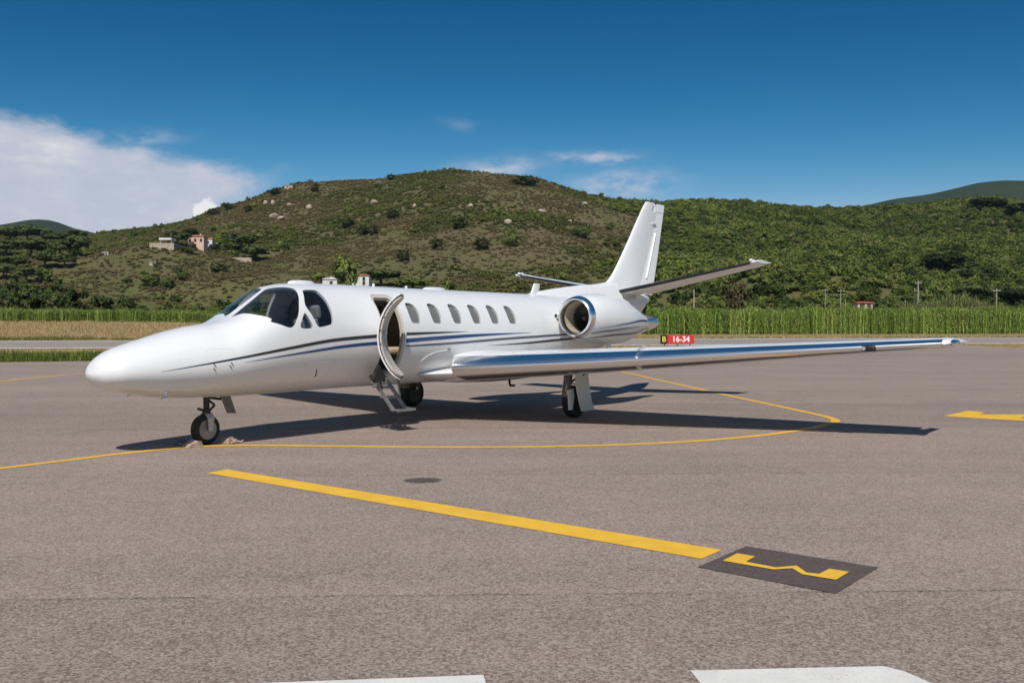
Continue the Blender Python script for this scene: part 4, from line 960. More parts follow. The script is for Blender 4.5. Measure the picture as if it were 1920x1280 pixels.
# ---- cabin door, swung forward on its front hinge
hx, hy = DX0, -0.80
door = empty('cabin_door', (hx, hy, 0), R(-146), jet)
def door_ring(k, off):
    q = []
    for x_, z_ in dp:
        xx = cx_+(x_-cx_)*k[0]; zz = cz_+(z_-cz_)*k[1]; p = fus_xz(xx, zz, off); q.append((p[0]-hx, p[1]-hy, p[2]))
    return q
def door_face(k, off, nx=10, nz=26):
    rows = []
    for i in range(nz+1):
        z_ = DZ0+(DZ1-DZ0)*i/nz; row = []
        for j in range(nx+1):
            x_ = DX0+(DX1-DX0)*j/nx
            d_ = max(0, .10-min(z_-DZ0, DZ1-z_)); ins = .10-math.sqrt(max(0, .01-d_*d_))
            xx = cx_+(x_-cx_)*(1-ins/((DX1-DX0)/2)); p = fus_xz(cx_+(xx-cx_)*k[0], cz_+(z_-cz_)*k[1], off)
            row.append((p[0]-hx, p[1]-hy, p[2]))
        rows.append(row)
    return rows
def panel(name, k, o0, o1, m, parent):
    A = door_face(k, o0); B = door_face(k, o1); e = MB(); e.loft(A, closed=False); e.loft(B, closed=False)
    nA = len(A[0]); per = [r[0] for r in A]+A[-1][1:]+[r[-1] for r in A[::-1]][1:]+A[0][::-1][1:-1]
    per2 = [r[0] for r in B]+B[-1][1:]+[r[-1] for r in B[::-1]][1:]+B[0][::-1][1:-1]
    e.loft([per, per2], cap=False); return e.build(name, m, parent, angle=40)
panel('door_skin', (.985, .995), 0, -.022, M['white'], door)
panel('door_edge', (.965, .988), -.0225, -.036, M['darkmetal'], door)
panel('door_liner', (.93, .975), -.0365, -.062, M['beige'], door)
for z_ in (.95, 1.15, 1.35, 1.55, 1.75, 1.95):
    e = MB(); p = fus_xz(DX1-.03, z_, -.045); e.tube((p[0]-hx-.02, p[1]-hy, z_), (p[0]-hx+.035, p[1]-hy, z_), .014); e.build('latch_pin', M['steel'], door)
e = MB(); p = fus_xz(cx_, 1.5, -.08); e.box((p[0]-hx, p[1]-hy, 1.5), (.16, .03, .03)); e.tube((p[0]-hx-.06, p[1]-hy-.04, 1.5), (p[0]-hx-.06, p[1]-hy+.01, 1.5), .012); e.build('door_handle', M['steel'], door)
for z_ in (1.30, 1.585):
    e = MB(); e.box((DX0-.035, fus_xz(DX0, z_)[1]-.006, z_), (.05, .03, .05)); e.tube((DX0-.005, -.81, z_-.03), (DX0-.005, -.81, z_+.03), .014); e.build('door_hinge', M['darkmetal'], jet)
# ---- airstair
M['rail'] = mat('worn_alloy', (0.36, 0.36, 0.365), 0.4, 0.6, var=0.4, scale=10)
stair = empty('airstair', (4.42, -.62, .8), 0, jet)
def S_(x, y, z): return (x-4.42, y+.62, z-.8)
tA, tB, tM = (-.50, .86), (-1.02, .325), (-.76, .60)
for x_ in (4.265, 4.545):
    e = MB(); a = Vector(S_(x_, *tA)); c = Vector(S_(x_, *tB)); d = (c-a)
    ang = math.atan2(d.z, -d.y); e.box((a+c)/2, (.022, d.length, .055), Matrix.Rotation(-ang, 3, 'X')); e.build('side_rail', M['rail'], stair)
for y_, z_, w_, x0, x1 in ((-.655, .665, .16, 4.25, 4.56), (-.80, .52, .10, 4.25, 4.56), (-1.03, .335, .15, 4.25, 4.66)):
    e = MB(); e.box(S_((x0+x1)/2, y_, z_), (x1-x0, w_, .022)); e.box(S_((x0+x1)/2, y_-w_/2, z_-.012), (x1-x0, .012, .03)); e.build('step', M['rail'], stair)
e = MB(); e.path([S_(4.62, -.70, 1.02), S_(4.60, -.86, .56)], .016); e.build('hand_rail', M['darkmetal'], stair)
e = MB(); e.loft([[S_(4.06, yy, .80), S_(4.20, yy, 1.02), S_(4.32, yy, .76), S_(4.10, yy, .74)] for yy in (-.80, -.76)]); e.path([S_(4.24, -.70, 1.0), S_(4.3, -.74, .62)], .012); e.build('stair_bracket', M['darkmetal'], stair)

# ---- aerofoil surfaces
def foil(c, t, up, camber=.008):
    yt = 5*t*(.2969*math.sqrt(max(c, 0))-.126*c-.3516*c*c+.2843*c**3-.1036*c**4)
    yc = camber*4*c*(1-c); return yc+(yt if up else -yt)
def foil_ring(le, chord, t, c0u, c0l, c1, n, up, camber=.008, gap=0):
    """closed section loop between chord fractions, upper from c1 to c0u, lower from c0l to c1"""
    pts = []
    if c0u == 0 and c0l == 0:
        cu = [c1*(1-math.cos(math.pi*i/(2*n)))for i in range(n, -1, -1)]
        for c in cu: pts.append((c, foil(c, t, True, camber)))
        for c in cu[::-1][1:]: pts.append((c, foil(c, t, False, camber)))
    else:
        for i in range(n+1): c = c1+(c0u-c1)*i/n; pts.append((c, foil(c, t, True, camber)))
        for i in range(n+1): c = c0l+(c1-c0l)*i/n; pts.append((c, foil(c, t, False, camber)))
    return [np.array(le)+np.array(up[0])*c*chord+np.array(up[1])*z*chord for c, z in pts]
def rot_hinge(ring, hinge, ang):
    cA, sA = math.cos(ang), math.sin(ang)
    return [np.array([hinge[0]+(p[0]-hinge[0])*cA-(p[2]-hinge[2])*sA*-1, p[1], hinge[2]+(p[2]-hinge[2])*cA-(p[0]-hinge[0])*sA]) for p in ring]
WP = [0.5, .92, 3.0, 5.5, 7.6, 7.95, 8.08]
wLE = pchip([.5, .92, 3, 8.08], [5.62, 5.82, 6.38, 7.72]); wTE = pchip([.5, .92, 8.08], [8.9, 8.85, 8.86]); wZ = pchip([.5, .92, 8.08], [.885, .905, 1.365]); wT = pchip([.5, 3, 8.08], [.165, .160, .125])
UPV = ((1, 0, 0), (0, 0, 1))
def wing(sgn, label):
    def ring(p, c0u, c0l, c1, n=14, tt=1.0):
        le = (float(wLE(p)), sgn*p, float(wZ(p))); ch = float(wTE(p)-wLE(p))
        return foil_ring(le, ch, float(wT(p))*tt, c0u, c0l, c1, n, UPV)
    ps = np.linspace(.5, 7.95, 24)
    w = MB().loft([ring(p, .0905, .1305, .735, 22) for p in ps]).build('wing', M['white'], jet); w['label'] = label
    pe = np.linspace(.86, 7.95, 40); le = MB()
    def lering(p):
        le_ = (float(wLE(p)), sgn*p, float(wZ(p))); ch = float(wTE(p)-wLE(p)); t = float(wT(p))
        cu = [.09*(i/12)**2 for i in range(12, -1, -1)]; cl = [.13*(i/12)**2 for i in range(1, 13)]
        return [np.array(le_)+np.array((c*ch, 0, foil(c, t*1.004, True)*ch)) for c in cu]+[np.array(le_)+np.array((c*ch, 0, foil(c, t*1.004, False)*ch)) for c in cl]
    le.loft([lering(p) for p in pe]); le.build('leading_edge', M['chrome'], w, angle=60)
    def surf(name, p0, p1, c0, ang, m=M['white']):
        rs = []
        for p in np.linspace(p0, p1, 8):
            le_ = (float(wLE(p)), sgn*p, float(wZ(p))); ch = float(wTE(p)-wLE(p)); hinge = (le_[0]+c0*ch, 0, le_[2])
            rs.append(rot_hinge(foil_ring(le_, ch, float(wT(p)), c0, c0, 1.0, 10, UPV), hinge, ang))
        MB().loft(rs).build(name, m, w)
    surf('flap', 1.0, 4.7, .745, R(3)); surf('aileron', 4.74, 7.85, .745, R(1.5)); 
    # tip cap, navigation light and static wicks
    rs = []
    for k in range(7):
        f = k/6; p = 7.955+.16*f; sc = math.sqrt(max(0, 1-f*f)) if k < 6 else .08
        le_ = (float(wLE(7.95))+.04*f+.25*(1-sc)*.4, sgn*p, float(wZ(7.95))+.01*f); ch = float(wTE(7.95)-wLE(7.95))*(1-.12*f)
        rs.append(foil_ring(le_, ch, float(wT(7.95))*max(sc, .1), 0, 0, 1.0, 14, UPV))
    MB().loft(rs).build('wing_tip', M['white'], w)
    e = MB(); e.lathe([(0, .005), (.04, .035), (.12, .05), (.3, .045), (.42, .01)], 'x', 16, (float(wLE(7.95))-.02, sgn*8.09, float(wZ(8.0))+.005)); e.build('navigation_light', M['chrome'], w)
    for p in (2.65, 4.2):
        ch = float(wTE(p)-wLE(p)); e = MB(); e.box((float(wLE(p))+.80*ch, sgn*p, float(wZ(p))-.10), (.30, .035, .10)); e.tube((float(wLE(p))+.72*ch, sgn*p, float(wZ(p))-.10), (float(wLE(p))+.95*ch, sgn*p, float(wZ(p))-.02), .016); e.build('flap_track', M['steel'], w)
    # wing fence and landing light set in the leading edge
    p = 3.85; ch = float(wTE(p)-wLE(p)); t = float(wT(p)); q = []
    for c in np.linspace(.14, -.008, 10): q.append((float(wLE(p))+c*ch, float(wZ(p))+(foil(max(c, 0), t, True)+.030)*ch))
    for c in np.linspace(-.008, .07, 7): q.append((float(wLE(p))+c*ch, float(wZ(p))+(foil(max(c, 0), t, False)-.022)*ch))
    e = MB(); e.loft([[(a, sgn*(p-.006), z_) for a, z_ in q], [(a, sgn*(p+.006), z_) for a, z_ in q]]); e.build('wing_fence', M['chrome'], w)
    p = 7.05; ch = float(wTE(p)-wLE(p)); e = MB(); e.box((float(wLE(p))+.055, sgn*p, float(wZ(p))-.01), (.15, .20, .085)); o = e.build('landing_light', M['darkmetal'], w)
    md = o.modifiers.new('bev', 'BEVEL'); md.width = .03; md.segments = 3
    e = MB(); e.lathe([(-.03, .028), (0, .036), (.02, .03)], 'x', 16, (float(wLE(p))-.006, sgn*(p-.05), float(wZ(p))-.012)); e.build('lamp', M['chrome'], o)
    for p in np.linspace(2.4, 5.2, 18):    # row of vortex tabs along the metal edge
        pass
    return w
wing(-1, 'left wing with polished metal leading edge'); wing(1, 'right wing behind the fuselage')
# belly fairing carrying the wing
rs = []
for x_ in np.linspace(5.35, 9.75, 30):
    f = (x_-5.35)/4.4; k = max(1e-3, math.sin(math.pi*f))**.55
    hw_, zt_, zb_ = .55+.46*k, .80+.18*k, .80-.215*k
    rs.append([(x_, hw_*math.copysign(abs(math.sin(a))**.8, math.sin(a)), (.80+.02)+((zt_-.82) if math.cos(a) > 0 else (.82-zb_))*math.copysign(abs(math.cos(a))**.9, math.cos(a))) for a in np.linspace(0, 2*math.pi, 41)[:-1]])
MB().loft(rs).build('wing_fairing', M['white'], jet)

# ---- tail
def vfin_ring(z_, c0, c1, n=12):
    le, te = float(fLE(z_)), float(fTE(z_)); ch = te-le; t = .095
    q = []
    if c0 == 0:
        cs = [c1*(1-math.cos(math.pi*i/(2*n))) for i in range(n, -1, -1)]
        q = [(le+c*ch, foil(c, t, True, 0)*ch) for c in cs]+[(le+c*ch, foil(c, t, False, 0)*ch) for c in cs[::-1][1:]]
    else:
        q = [(le+c*ch, foil(c, t, True, 0)*ch) for c in np.linspace(c1, c0, n)]+[(le+c*ch, foil(c, t, False, 0)*ch) for c in np.linspace(c0, c1, n)]
    return [np.array((a, y_, z_)) for a, y_ in q]
fLE = pchip([2.05, 2.45, 2.60, 2.74, 2.955, 3.5, 4.50, 4.585], [11.3, 11.85, 12.17, 12.37, 12.585, 13.06, 13.90, 13.99]); fTE = pchip([2.05, 2.6, 4.585], [13.98, 14.22, 14.87])
fin = MB().loft([vfin_ring(z_, 0, .70) for z_ in (2.05, 2.2, 2.35, 2.5, 2.6, 2.68, 2.8, 2.95, 3.2, 3.6, 4.0, 4.37)]).build('vertical_fin', M['white'], jet)
MB().loft([vfin_ring(z_, 0, .40) for z_ in (4.371, 4.45, 4.52, 4.56, 4.58)]).build('fin_cap', M['white'], fin)
def rud(zs, c0, ang):
    rs = []
    for z_ in zs:
        le, te = float(fLE(z_)), float(fTE(z_)); h = le+.72*(te-le)
        rs.append([np.array((h+(p[0]-h)*math.cos(ang)-p[1]*math.sin(ang), p[1]*math.cos(ang)+(p[0]-h)*math.sin(ang), p[2])) for p in vfin_ring(z_, c0, 1.0, 10)])
    return rs
rudder = MB().loft(rud((2.35, 2.8, 3.3, 3.8, 4.36), .715, R(-9))).build('rudder', M['white'], fin)
MB().loft(rud((4.375, 4.45, 4.53, 4.575), .46, R(-9))).build('rudder_horn', M['white'], fin)
e = MB(); z_ = 3.3
p0 = rud((2.75, 3.85), .80, R(-9)); e.tube(tuple(p0[0][-10]+np.array((0, -.015, 0))), tuple(p0[1][-10]+np.array((0, -.015, 0))), .02); e.box((float(fLE(4.08))+.66*float(fTE(4.08)-fLE(4.08)), -.055, 4.08), (.20, .03, .03)); e.build('rudder_hinge', M['white2'], fin)
e = MB(); e.tube((14.01, 0, 4.57), (14.01, 0, 4.65), .012); e.build('static_wick', M['darkmetal'], fin)
e = MB(); e.lathe([(4.57, .035), (4.62, .033), (4.65, .015)], 'z', 16, (14.45, 0, 0)); e.build('beacon', M['darkmetal'], fin)
rs = []
for x_ in np.linspace(9.0, 12.5, 30):
    f = (x_-9.0)/3.5; zt_ = float(pchip([9.0, 9.35, 9.71, 10.4, 11.1, 11.77, 12.2, 12.5], [2.22, 2.276, 2.331, 2.412, 2.484, 2.537, 2.60, 2.66])(x_)); w_ = .03+.10*f; zb_ = 2.0
    rs.append([(x_, -.25-.08*f, zb_), (x_, -.12-.05*f, zb_+.6*(zt_-zb_)), (x_, -w_*.8, zb_+.86*(zt_-zb_)), (x_, -w_*.4, zt_-.01), (x_, 0, zt_), (x_, w_*.4, zt_-.01), (x_, w_*.8, zb_+.86*(zt_-zb_)), (x_, .12+.05*f, zb_+.6*(zt_-zb_)), (x_, .25+.08*f, zb_)])
MB().loft(rs).build('dorsal_fillet', M['white'], fin, angle=70)
def tailplane(sgn, ztip, label):
    def st(p):
        f = (p-.12)/3.05; return (12.42+.64*f, sgn*p, 2.375+(ztip-2.375)*f), 1.40-.66*f
    def rg(p, a, c, d, n=10):
        le, ch = st(p); return foil_ring(le, ch, .105, a, c, d, n, UPV, 0)
    tp = MB().loft([rg(p, .0705, .0505, .70) for p in np.linspace(.05, 3.02, 8)]).build('tailplane', M['white'], jet); tp['label'] = label
    rs = []
    for p in np.linspace(.16, 3.02, 12):
        le, ch = st(p)
        rs.append([np.array(le)+np.array((c*ch, 0, foil(c, .107, True, 0)*ch)) for c in [.07*(i/8)**2 for i in range(8, -1, -1)]]+[np.array(le)+np.array((c*ch, 0, foil(c, .107, False, 0)*ch)) for c in [.05*(i/8)**2 for i in range(1, 9)]])
    MB().loft(rs).build('deice_boot', M['black'], tp)
    rs = []
    for p in np.linspace(.18, 3.02, 6):
        le, ch = st(p); rs.append(rot_hinge(foil_ring(le, ch, .105, .705, .705, 1.0, 8, UPV, 0), (le[0]+.7*ch, 0, le[2]), R(5)))
    MB().loft(rs).build('elevator', M['white'], tp)
    rs = []
    for p in (3.025, 3.10, 3.17, 3.19):
        le, ch = st(p); k = {3.025: 1, 3.10: 1, 3.17: .95, 3.19: .6}[p]
        rs.append(foil_ring((le[0]-.03, le[1], le[2]), ch*1.08, .12*k, 0, 0, 1.0, 10, UPV, 0))
    MB().loft(rs).build('elevator_horn', M['white'], tp)
    le, ch = st(3.04); e = MB(); e.lathe([(0, .01), (.03, .035), (.2, .035), (.26, .015)], 'x', 12, (le[0]-.07, le[1], le[2]+.05)); e.build('horn_weight', M['white'], tp)
tailplane(-1, 2.97, 'left tailplane with black rubber leading edge'); tailplane(1, 2.885, 'right tailplane beyond the tail fin')
rs = []   # tail stinger and rudder base
e = MB(); e.lathe([(13.2, .2), (13.7, .15), (14.0, .10), (14.12, .02)], 'x', 24, (0, 0, 2.24)); e.build('tail_cone', M['white'], jet)
e = MB(); e.path([(13.78, -.05, 1.93), (14.05, -.03, 2.32)], .03); e.path([(13.9, -.02, 1.9), (14.12, 0, 2.3)], .012); e.build('tail_bumper', M['darkmetal'], jet)

# ---- engines
NRf = pchip([8.98, 9.1, 9.4, 9.9, 10.3, 10.65, 11.1, 11.54], [.366, .405, .462, .492, .475, .43, .32, .19]); NZf = pchip([8.98, 9.9, 11.54, 12.5], [1.775, 1.74, 1.66, 1.70])
def engine(sgn, label):
    cy = sgn*1.205
    def L(prof, name, m, parent, n=48, loop=False, ang=35): return MB().lathe(prof, 'x', n, (0, cy, 0), zc=lambda a: float(NZf(a)), loop=loop).build(name, m, parent, angle=ang)
    xs = np.linspace(9.10, 11.54, 36)
    outer = [(x_, float(NRf(x_))) for x_ in xs]
    nac = L(outer+[(11.54, .15), (9.7, .31), (9.10, .33)], 'engine_nacelle', M['white'], jet, loop=True); nac['label'] = label
    lip = [(9.0995, float(NRf(9.10))+.001), (9.06, .394), (9.02, .381), (8.985, .364), (8.97, .344), (8.98, .326), (9.01, .314), (9.06, .306), (9.0995, .302)]
    L(lip, 'inlet_lip', M['chrome'], nac, 64, True)
    L([(9.062, .3065), (9.2, .296), (9.40, .292), (9.56, .292), (9.56, .30), (9.2, .304), (9.062, .312)], 'inlet_duct', M['duct'], nac, 48, True)
    L([(9.46, .291), (9.48, .291)], 'fan_disc', M['black'], nac)
    e = MB(); e.lathe([(9.27, .004), (9.31, .04), (9.37, .07), (9.45, .09)], 'x', 24, (0, cy, float(NZf(9.5)))); e.build('spinner', M['fan'], nac)
    fan = None
    for i in range(20):
        a = 2*math.pi*i/20; e = MB(); rr_ = [(.085, .5), (.19, .75), (.288, 1.0)]; rows = []
        for r_, tw in rr_:
            da = .07/r_*.55; dx_ = .05
            rows.append([(9.40-dx_*(1-tw*.3), cy+r_*math.cos(a-da*tw), float(NZf(9.5))+r_*math.sin(a-da*tw)), (9.40+dx_*.6, cy+r_*math.cos(a+da), float(NZf(9.5))+r_*math.sin(a+da))])
        e.loft(rows, closed=False); e.build('fan_blade', M['fan'], nac, fix=False)
    L([(11.50, .185), (11.7, .175), (12.05, .13), (12.3, .06), (12.40, .012)], 'exhaust_cone', M['chrome'], nac)
    e = MB(); e.lathe([(0, .05), (.16, .05)], 'z', 16, (10.15, cy-.25*sgn*-1*.2, float(NZf(10.15))-.60)); e.build('drain_mast', M['white2'], nac)
    # stripes
    for pts, wid, m in (([(9.18, 118.5), (9.72, 106.2), (10.3, 96.3), (10.8, 87), (11.5, 76)], [(9.18, .001), (10, .02), (10.8, .038), (11.5, .04)], M['st_blue']),
                        ([(9.10, 139), (9.325, 126.9), (9.774, 116.8), (10.346, 108), (10.9, 103)], [(9.1, .03), (9.8, .03), (10.4, .02), (10.9, .001)], M['st_grey']),
                        ([(9.10, 178), (9.278, 149.2), (9.873, 129.3), (10.4, 124.5), (10.82, 121.6), (11.5, 117)], [(9.1, .03), (10, .04), (10.8, .04), (11.5, .03)], M['st_black'])):
        f = pchip([q[0] for q in pts], [q[1] for q in pts]); w = pchip([q[0] for q in wid], [q[1] for q in wid]); rows = []
        for x_ in np.linspace(pts[0][0]+.035, pts[-1][0], 60):
            r_ = float(NRf(x_))+.0025; dd = float(w(x_))/r_/2; th = R(float(f(x_)))
            rows.append([(x_, cy+sgn*r_*math.sin(th+k*dd), float(NZf(x_))+r_*math.cos(th+k*dd)) for k in (-1, -.3, .3, 1)])
        MB().loft(rows, closed=False).build('stripe', m, nac, fix=False)
    rs = []
    for y_ in (.45, .6, .85): rs.append([(9.35+(a*.9+.9), sgn*y_, 1.78+.075*math.copysign(abs(b_)**.8, b_)*(1+(.85-y_)*.6)) for a, b_ in [(math.cos(t_), math.sin(t_)) for t_ in np.linspace(0, 2*math.pi, 25)[:-1]]])
    MB().loft(rs).build('pylon', M['white'], nac)
    e = MB(); e.tube((9.05, sgn*.74, 1.80), (9.5, sgn*.78, 1.80), .05, .07, 16); e.build('air_scoop', M['white'], nac)
    e = MB(); e.tube((9.045, sgn*.74, 1.80), (9.055, sgn*.74, 1.80), .036, .036, 16); e.build('scoop_mouth', M['black'], nac)
engine(-1, 'left engine with polished inlet ring and striped cowling'); engine(1, 'right engine behind the tail')

# ---- roof and skin fittings
def blade_antenna(x_, h_, ch, sweep, w_=.02):
    z0 = float(ZT(x_))-.02; e = MB(); e.loft([[(x_, -w_, z0), (x_+ch*.4, -w_*1.4, z0), (x_+ch, 0, z0), (x_+ch*.4, w_*1.4, z0), (x_, w_, z0)], [(x_+sweep, -w_*.6, z0+h_), (x_+sweep+ch*.3, -w_*.8, z0+h_), (x_+sweep+ch*.75, 0, z0+h_), (x_+sweep+ch*.3, w_*.8, z0+h_), (x_+sweep, w_*.6, z0+h_)]]); return e.build('antenna', M['white'], jet)
blade_antenna(9.25, .24, .26, .12, .028); blade_antenna(4.85, .07, .05, .0); blade_antenna(5.62, .06, .05, .0)
for x_, l_ in ((3.36, .26), (6.35, .30)):
    e = MB(); z0 = float(ZT(x_))-.03; e.loft([[(x_+l_*math.cos(a)*k, .09*math.sin(a)*k, z0+h_) for a in np.linspace(0, 2*math.pi, 25)[:-1]] for k, h_ in ((1, 0), (.95, .045), (.75, .065), (.3, .072))]); e.build('antenna_fairing', M['white'], jet)
for x_, z_ in ((1.36, 1.115), (1.36, 1.06), (1.60, 1.125), (1.58, 1.09)):
    e = MB(); p = fus_xz(x_, z_, .006); e.tube(p, fus_xz(x_+.03, z_-.035, .006), .007); e.build('latch', M['steel'], fuselage)
for i in range(4):
    e = MB(); p = fus_xz(3.08+.012*i, .98-.028*i, .004); e.tube(p, fus_xz(3.08+.012*i, .96-.028*i, .004), .007); e.build('vent', M['darkmetal'], fuselage)
for sgn in (-1, 1):
    a = fus_xz(.86, .775, 0, sgn); e = MB(); e.path([a, a+np.array((0, sgn*.02, -.07)), a+np.array((-.10, sgn*.03, -.085))], .012); e.lathe([(-.03, .01), (0, .03), (.03, .01)], 'z', 12, tuple(a)); e.build('pitot_probe', M['chrome'], jet)
e = MB(); p = fus_xz(5.83, 1.22, .012); e.lathe([(-.02, .03), (.0, .036), (.02, .03)], 'y', 16, p); e.build('wing_inspection_light', M['steel'], jet)
def curve_line(name, pts, r, m, parent): e = MB(); e.path(pts, r, 6); return e.build(name, m, parent)
curve_line('fairing_edge', [fus_xz(a, z_, .003) for a, z_ in ((5.20, 1.0), (5.26, 1.06), (5.35, 1.12), (5.48, 1.165), (5.65, 1.19), (5.82, 1.20))], .006, M['white2'], fuselage)
e = MB(); e.path([(8.25, -.2, .66), (8.29, -.2, .475), (8.43, -.2, .468)], .022); e.build('belly_drain', M['darkmetal'], jet)
e = MB(); e.lathe([(0, .09), (.04, .07), (.06, .01)], 'z', 16, (5.75, -.1, .58)); o = e.build('belly_beacon', M['darkmetal'], jet)
# skin joints: fine dark seams
def seam(x_, a0, a1): return curve_line('skin_seam', [fus(x_, t_, .0012) for t_ in np.linspace(R(a0), R(a1), 40)], .0022, M['st_grey'], fuselage)
seam(10.9, -120, 120)
M['seam'] = mat('panel_gap', (0.60, 0.60, 0.60), 0.5)
def hatch(name, x0, x1, z0, z1):      # hairline gap round an access door
    r = .05; q_ = []
    for cx, cz, a0 in ((x1-r, z1-r, 0), (x0+r, z1-r, 90), (x0+r, z0+r, 180), (x1-r, z0+r, 270)): q_ += [(cx+r*math.cos(R(a0+k*30)), cz+r*math.sin(R(a0+k*30))) for k in range(4)]
    q_ = dense(q_, 12); q_.append(q_[0]); return curve_line(name, [fus_xz(a, z_, -.0002) for a, z_ in q_], .0016, M['seam'], fuselage)
hatch('baggage_door_gap', 1.30, 1.66, .86, 1.30); hatch('service_door_gap', 2.86, 3.30, .82, 1.08); hatch('tail_hatch_gap', 9.6, 10.3, .95, 1.28)

# ---- landing gear
M['hub'] = mat('grey_wheel_paint', (0.30, 0.30, 0.305), 0.4, 0.5, var=0.3)
M['leg'] = mat('oily_leg_paint', (0.26, 0.23, 0.21), 0.5, 0.2, var=0.5)
def wheel(c, r, w, parent, name='wheel', hub='galv'):
    e = MB(); k = w/2
    prof = [(-k*.75, r*.60), (-k, r*.72), (-k*.98, r*.86), (-k*.72, r*.965), (-k*.3, r), (k*.3, r), (k*.72, r*.965), (k*.98, r*.86), (k, r*.72), (k*.75, r*.60)]
    e.lathe(prof, 'y', 48, c, loop=False); o = e.build(name, M['tyre'], parent)
    e = MB(); e.lathe([(-k*.92, r*.60), (-k*.95, r*.66), (-k*.80, r*.66), (-k*.80, r*.56), (-k*.55, r*.50), (-k*.5, r*.25), (-k*.9, r*.22), (-k*.95, r*.1), (k*.95, r*.1), (k*.9, r*.22), (k*.5, r*.25), (k*.55, r*.50), (k*.8, r*.56), (k*.8, r*.66), (k*.95, r*.66), (k*.92, r*.6)], 'y', 40, c, loop=False); e.build('wheel_hub', M[hub], o)
    e = MB()
    for i in range(8):
        a = 2*math.pi*i/8; q = Vector(c)+Vector((r*.40*math.cos(a), 0, r*.40*math.sin(a))); e.tube(q+Vector((0, -k*.58, 0)), q+Vector((0, -k*.50, 0)), r*.05, None, 8)
    e.build('hub_bolt', M['darkmetal'], o); return o
ng = empty('nose_gear', (1.68, 0, 0), 0, jet)
wheel((0, .0, .205), .205, .13, ng, hub='hub')
e = MB(); e.tube((.02, 0, .72), (.02, 0, .40), .045, .04); e.tube((.02, 0, .47), (.02, 0, .40), .058); e.build('strut', M['darkmetal'], ng)
for s_ in (-1, 1):
    e = MB(); e.loft([[(.02-.05, s_*.03, .42), (.02+.05, s_*.03, .42), (.02+.05, s_*.06, .42), (.02-.05, s_*.06, .42)], [(.02-.045, s_*.082, .36), (.02+.055, s_*.082, .36), (.02+.055, s_*.105, .36), (.02-.045, s_*.105, .36)], [(-.012, s_*.082, .20), (.05, s_*.082, .20), (.05, s_*.10, .20), (-.012, s_*.10, .20)], [(-.005, s_*.082, .185), (.03, s_*.082, .185), (.03, s_*.10, .185), (-.005, s_*.10, .185)]]); e.build('fork', M['galv'], ng)
e = MB(); e.path([(.05, 0, .60), (.15, 0, .52), (.05, 0, .44)], .016); e.box((-.07, 0, .475), (.09, .04, .03), Matrix.Rotation(R(20), 3, 'Y')); e.build('torque_link', M['darkmetal'], ng)
e = MB(); e.path([(.05, -.02, .63), (.22, -.04, .60), (.26, -.05, .70)], .018); e.build('drag_brace', M['darkmetal'], ng)
for y_, nm in ((-.13, 'nose wheel door hanging open'),):
    e = MB(); a = [(.15, .66), (.30, .66), (.40, .40), (.26, .41)]; e.loft([[(x_, y_*.9, z_) for x_, z_ in a], [(x_, y_*.9+math.copysign(.02, y_), z_) for x_, z_ in a]]); o = e.build('gear_door', M['cabin'], ng); o['label'] = nm
def main_gear(sgn):
    g = empty('main_gear', (7.86, sgn*1.92, 0), 0, jet)
    wheel((0, 0, .275), .275, .20, g, hub='darkmetal')
    e = MB(); e.tube((-.12, -sgn*.02, .95), (-.20, -sgn*.02, .44), .085, .07); e.tube((-.20, -sgn*.02, .47), (-.20, -sgn*.02, .38), .085); e.build('strut', M['leg'], g)
    e = MB(); a = [(-.33, .50), (-.17, .52), (-.15, .40), (-.20, .16), (-.27, .15), (-.29, .34)]; y0 = sgn*.06
    e.loft([[(x_, y0, z_) for x_, z_ in a], [(x_, y0+sgn*.045, z_) for x_, z_ in a]]); e.build('trailing_link', M['white2'], g)
    e = MB(); e.tube((-.02, -sgn*.14, .80), (.0, -sgn*.14, .34), .03, .022); e.path([(-.3, 0, .76), (-.24, 0, .6), (-.27, 0, .42)], .012); e.path([(-.26, .03, .70), (-.30, .05, .5), (-.22, .02, .34)], .009); e.build('damper', M['steel'], g)
    e = MB(); e.tube((-.16, sgn*.02, .62), (-.05, sgn*.40, .86), .02); e.build('side_brace', M['darkmetal'], g)
    # fairing door carried outboard of the leg
    a = [(-.31, .84), (.09, .82), (.17, .60), (.30, .27), (.40, .14), (.42, .12), (.0, .115), (-.08, .25), (-.22, .55)]
    e = MB(); q0 = [(x_-.04, sgn*(.17+.08*(z_-.1)), z_) for x_, z_ in a]; q1 = [(x_-.04, sgn*(.195+.08*(z_-.1)), z_) for x_, z_ in a]; e.loft([q0, q1]); o = e.build('gear_door', M['white2'], g, angle=20)
    e = MB(); e.path([(-.10, sgn*.02, .6), (-.02, sgn*.2, .58)], .014); e.build('door_rod', M['white2'], o)
    return g
main_gear(-1); main_gear(1)
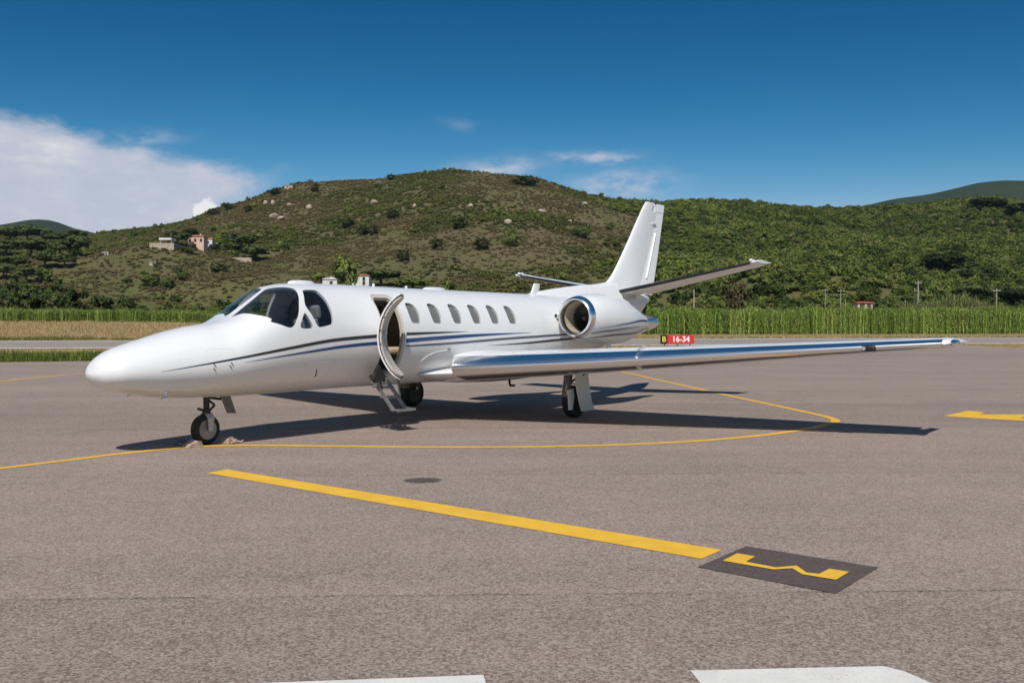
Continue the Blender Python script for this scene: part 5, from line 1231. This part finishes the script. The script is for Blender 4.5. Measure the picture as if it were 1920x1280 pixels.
for sgn in (-1, 1):
    e = MB(); e.box((7.85, sgn*1.45, .80), (.62, .9, .012), Matrix.Rotation(R(-3.5*sgn), 3, 'X')); e.build('wheel_well', M['darkmetal'], jet)

# ================================================================== wheel chocks at the nose wheel
M['chock'] = mat('weathered_wood', (0.50, 0.38, 0.28), 0.9, var=0.55, scale=14, bump=0.8, bscale=60)
M['chock2'] = mat('grey_rubber_block', (0.11, 0.115, 0.125), 0.85, var=0.3, scale=12)
M['rope'] = mat('pale_rope', (0.50, 0.40, 0.30), 0.9, var=0.3, scale=60)
def chock(loc, rz, flip, label, grey):
    t = empty('wheel_chock', loc, rz); tag(t, label, 'wheel chock', 'wheel chocks at the nose wheel')
    def wedge(x0, L, w, h, m, ro, nm):
        e = MB(); q = [(0, 0), (L, 0), (L*.92, h*.35), (L*.45, h), (L*.18, h*.85)]
        rs = []
        for k in range(5):
            y_ = -w/2+w*k/4; rs.append([(x0+a*(1+.04*math.sin(7*k+a*9)), y_+.008*math.sin(k*3+a*20), c*(1+.12*math.sin(5*k+a*30))) for a, c in q])
        o = e.loft(rs).build(nm, m, t); o.rotation_euler = (0, 0, ro); return o
    wedge(0, .21, .20, .085, M['chock'], 0, 'block')
    if grey:
        o = wedge(0, .2, .26, .06, M['chock2'], .25, 'block'); o.location = (.03, -.24, 0)
    pts = [(.03+.03*i, -.12-.035*math.sin(i*1.3), .02+.012*math.sin(i*2.1)) for i in range(8)]
    e = MB(); e.path(pts, .011, 6); e.path([(.06, -.10, .06), (.10, -.14, .035), (.16, -.15, .012), (.2, -.11, .02)], .012, 6); e.build('rope', M['rope'], t)
_j = Matrix.Translation(jet.location) @ Matrix.Rotation(YAW, 4, 'Z')
def JP(x_, y_, z_=0): v = _j @ Vector((x_, y_, z_)); return (v.x, v.y, v.z)
chock(JP(1.53, -.12, .004), YAW+math.pi-.25, False, 'wheel chock in front of the nose wheel, a wooden block beside a grey one', True)
chock(JP(1.84, -.16, .004), YAW+.15, True, 'wooden wheel chock with a frayed rope behind the nose wheel', False)
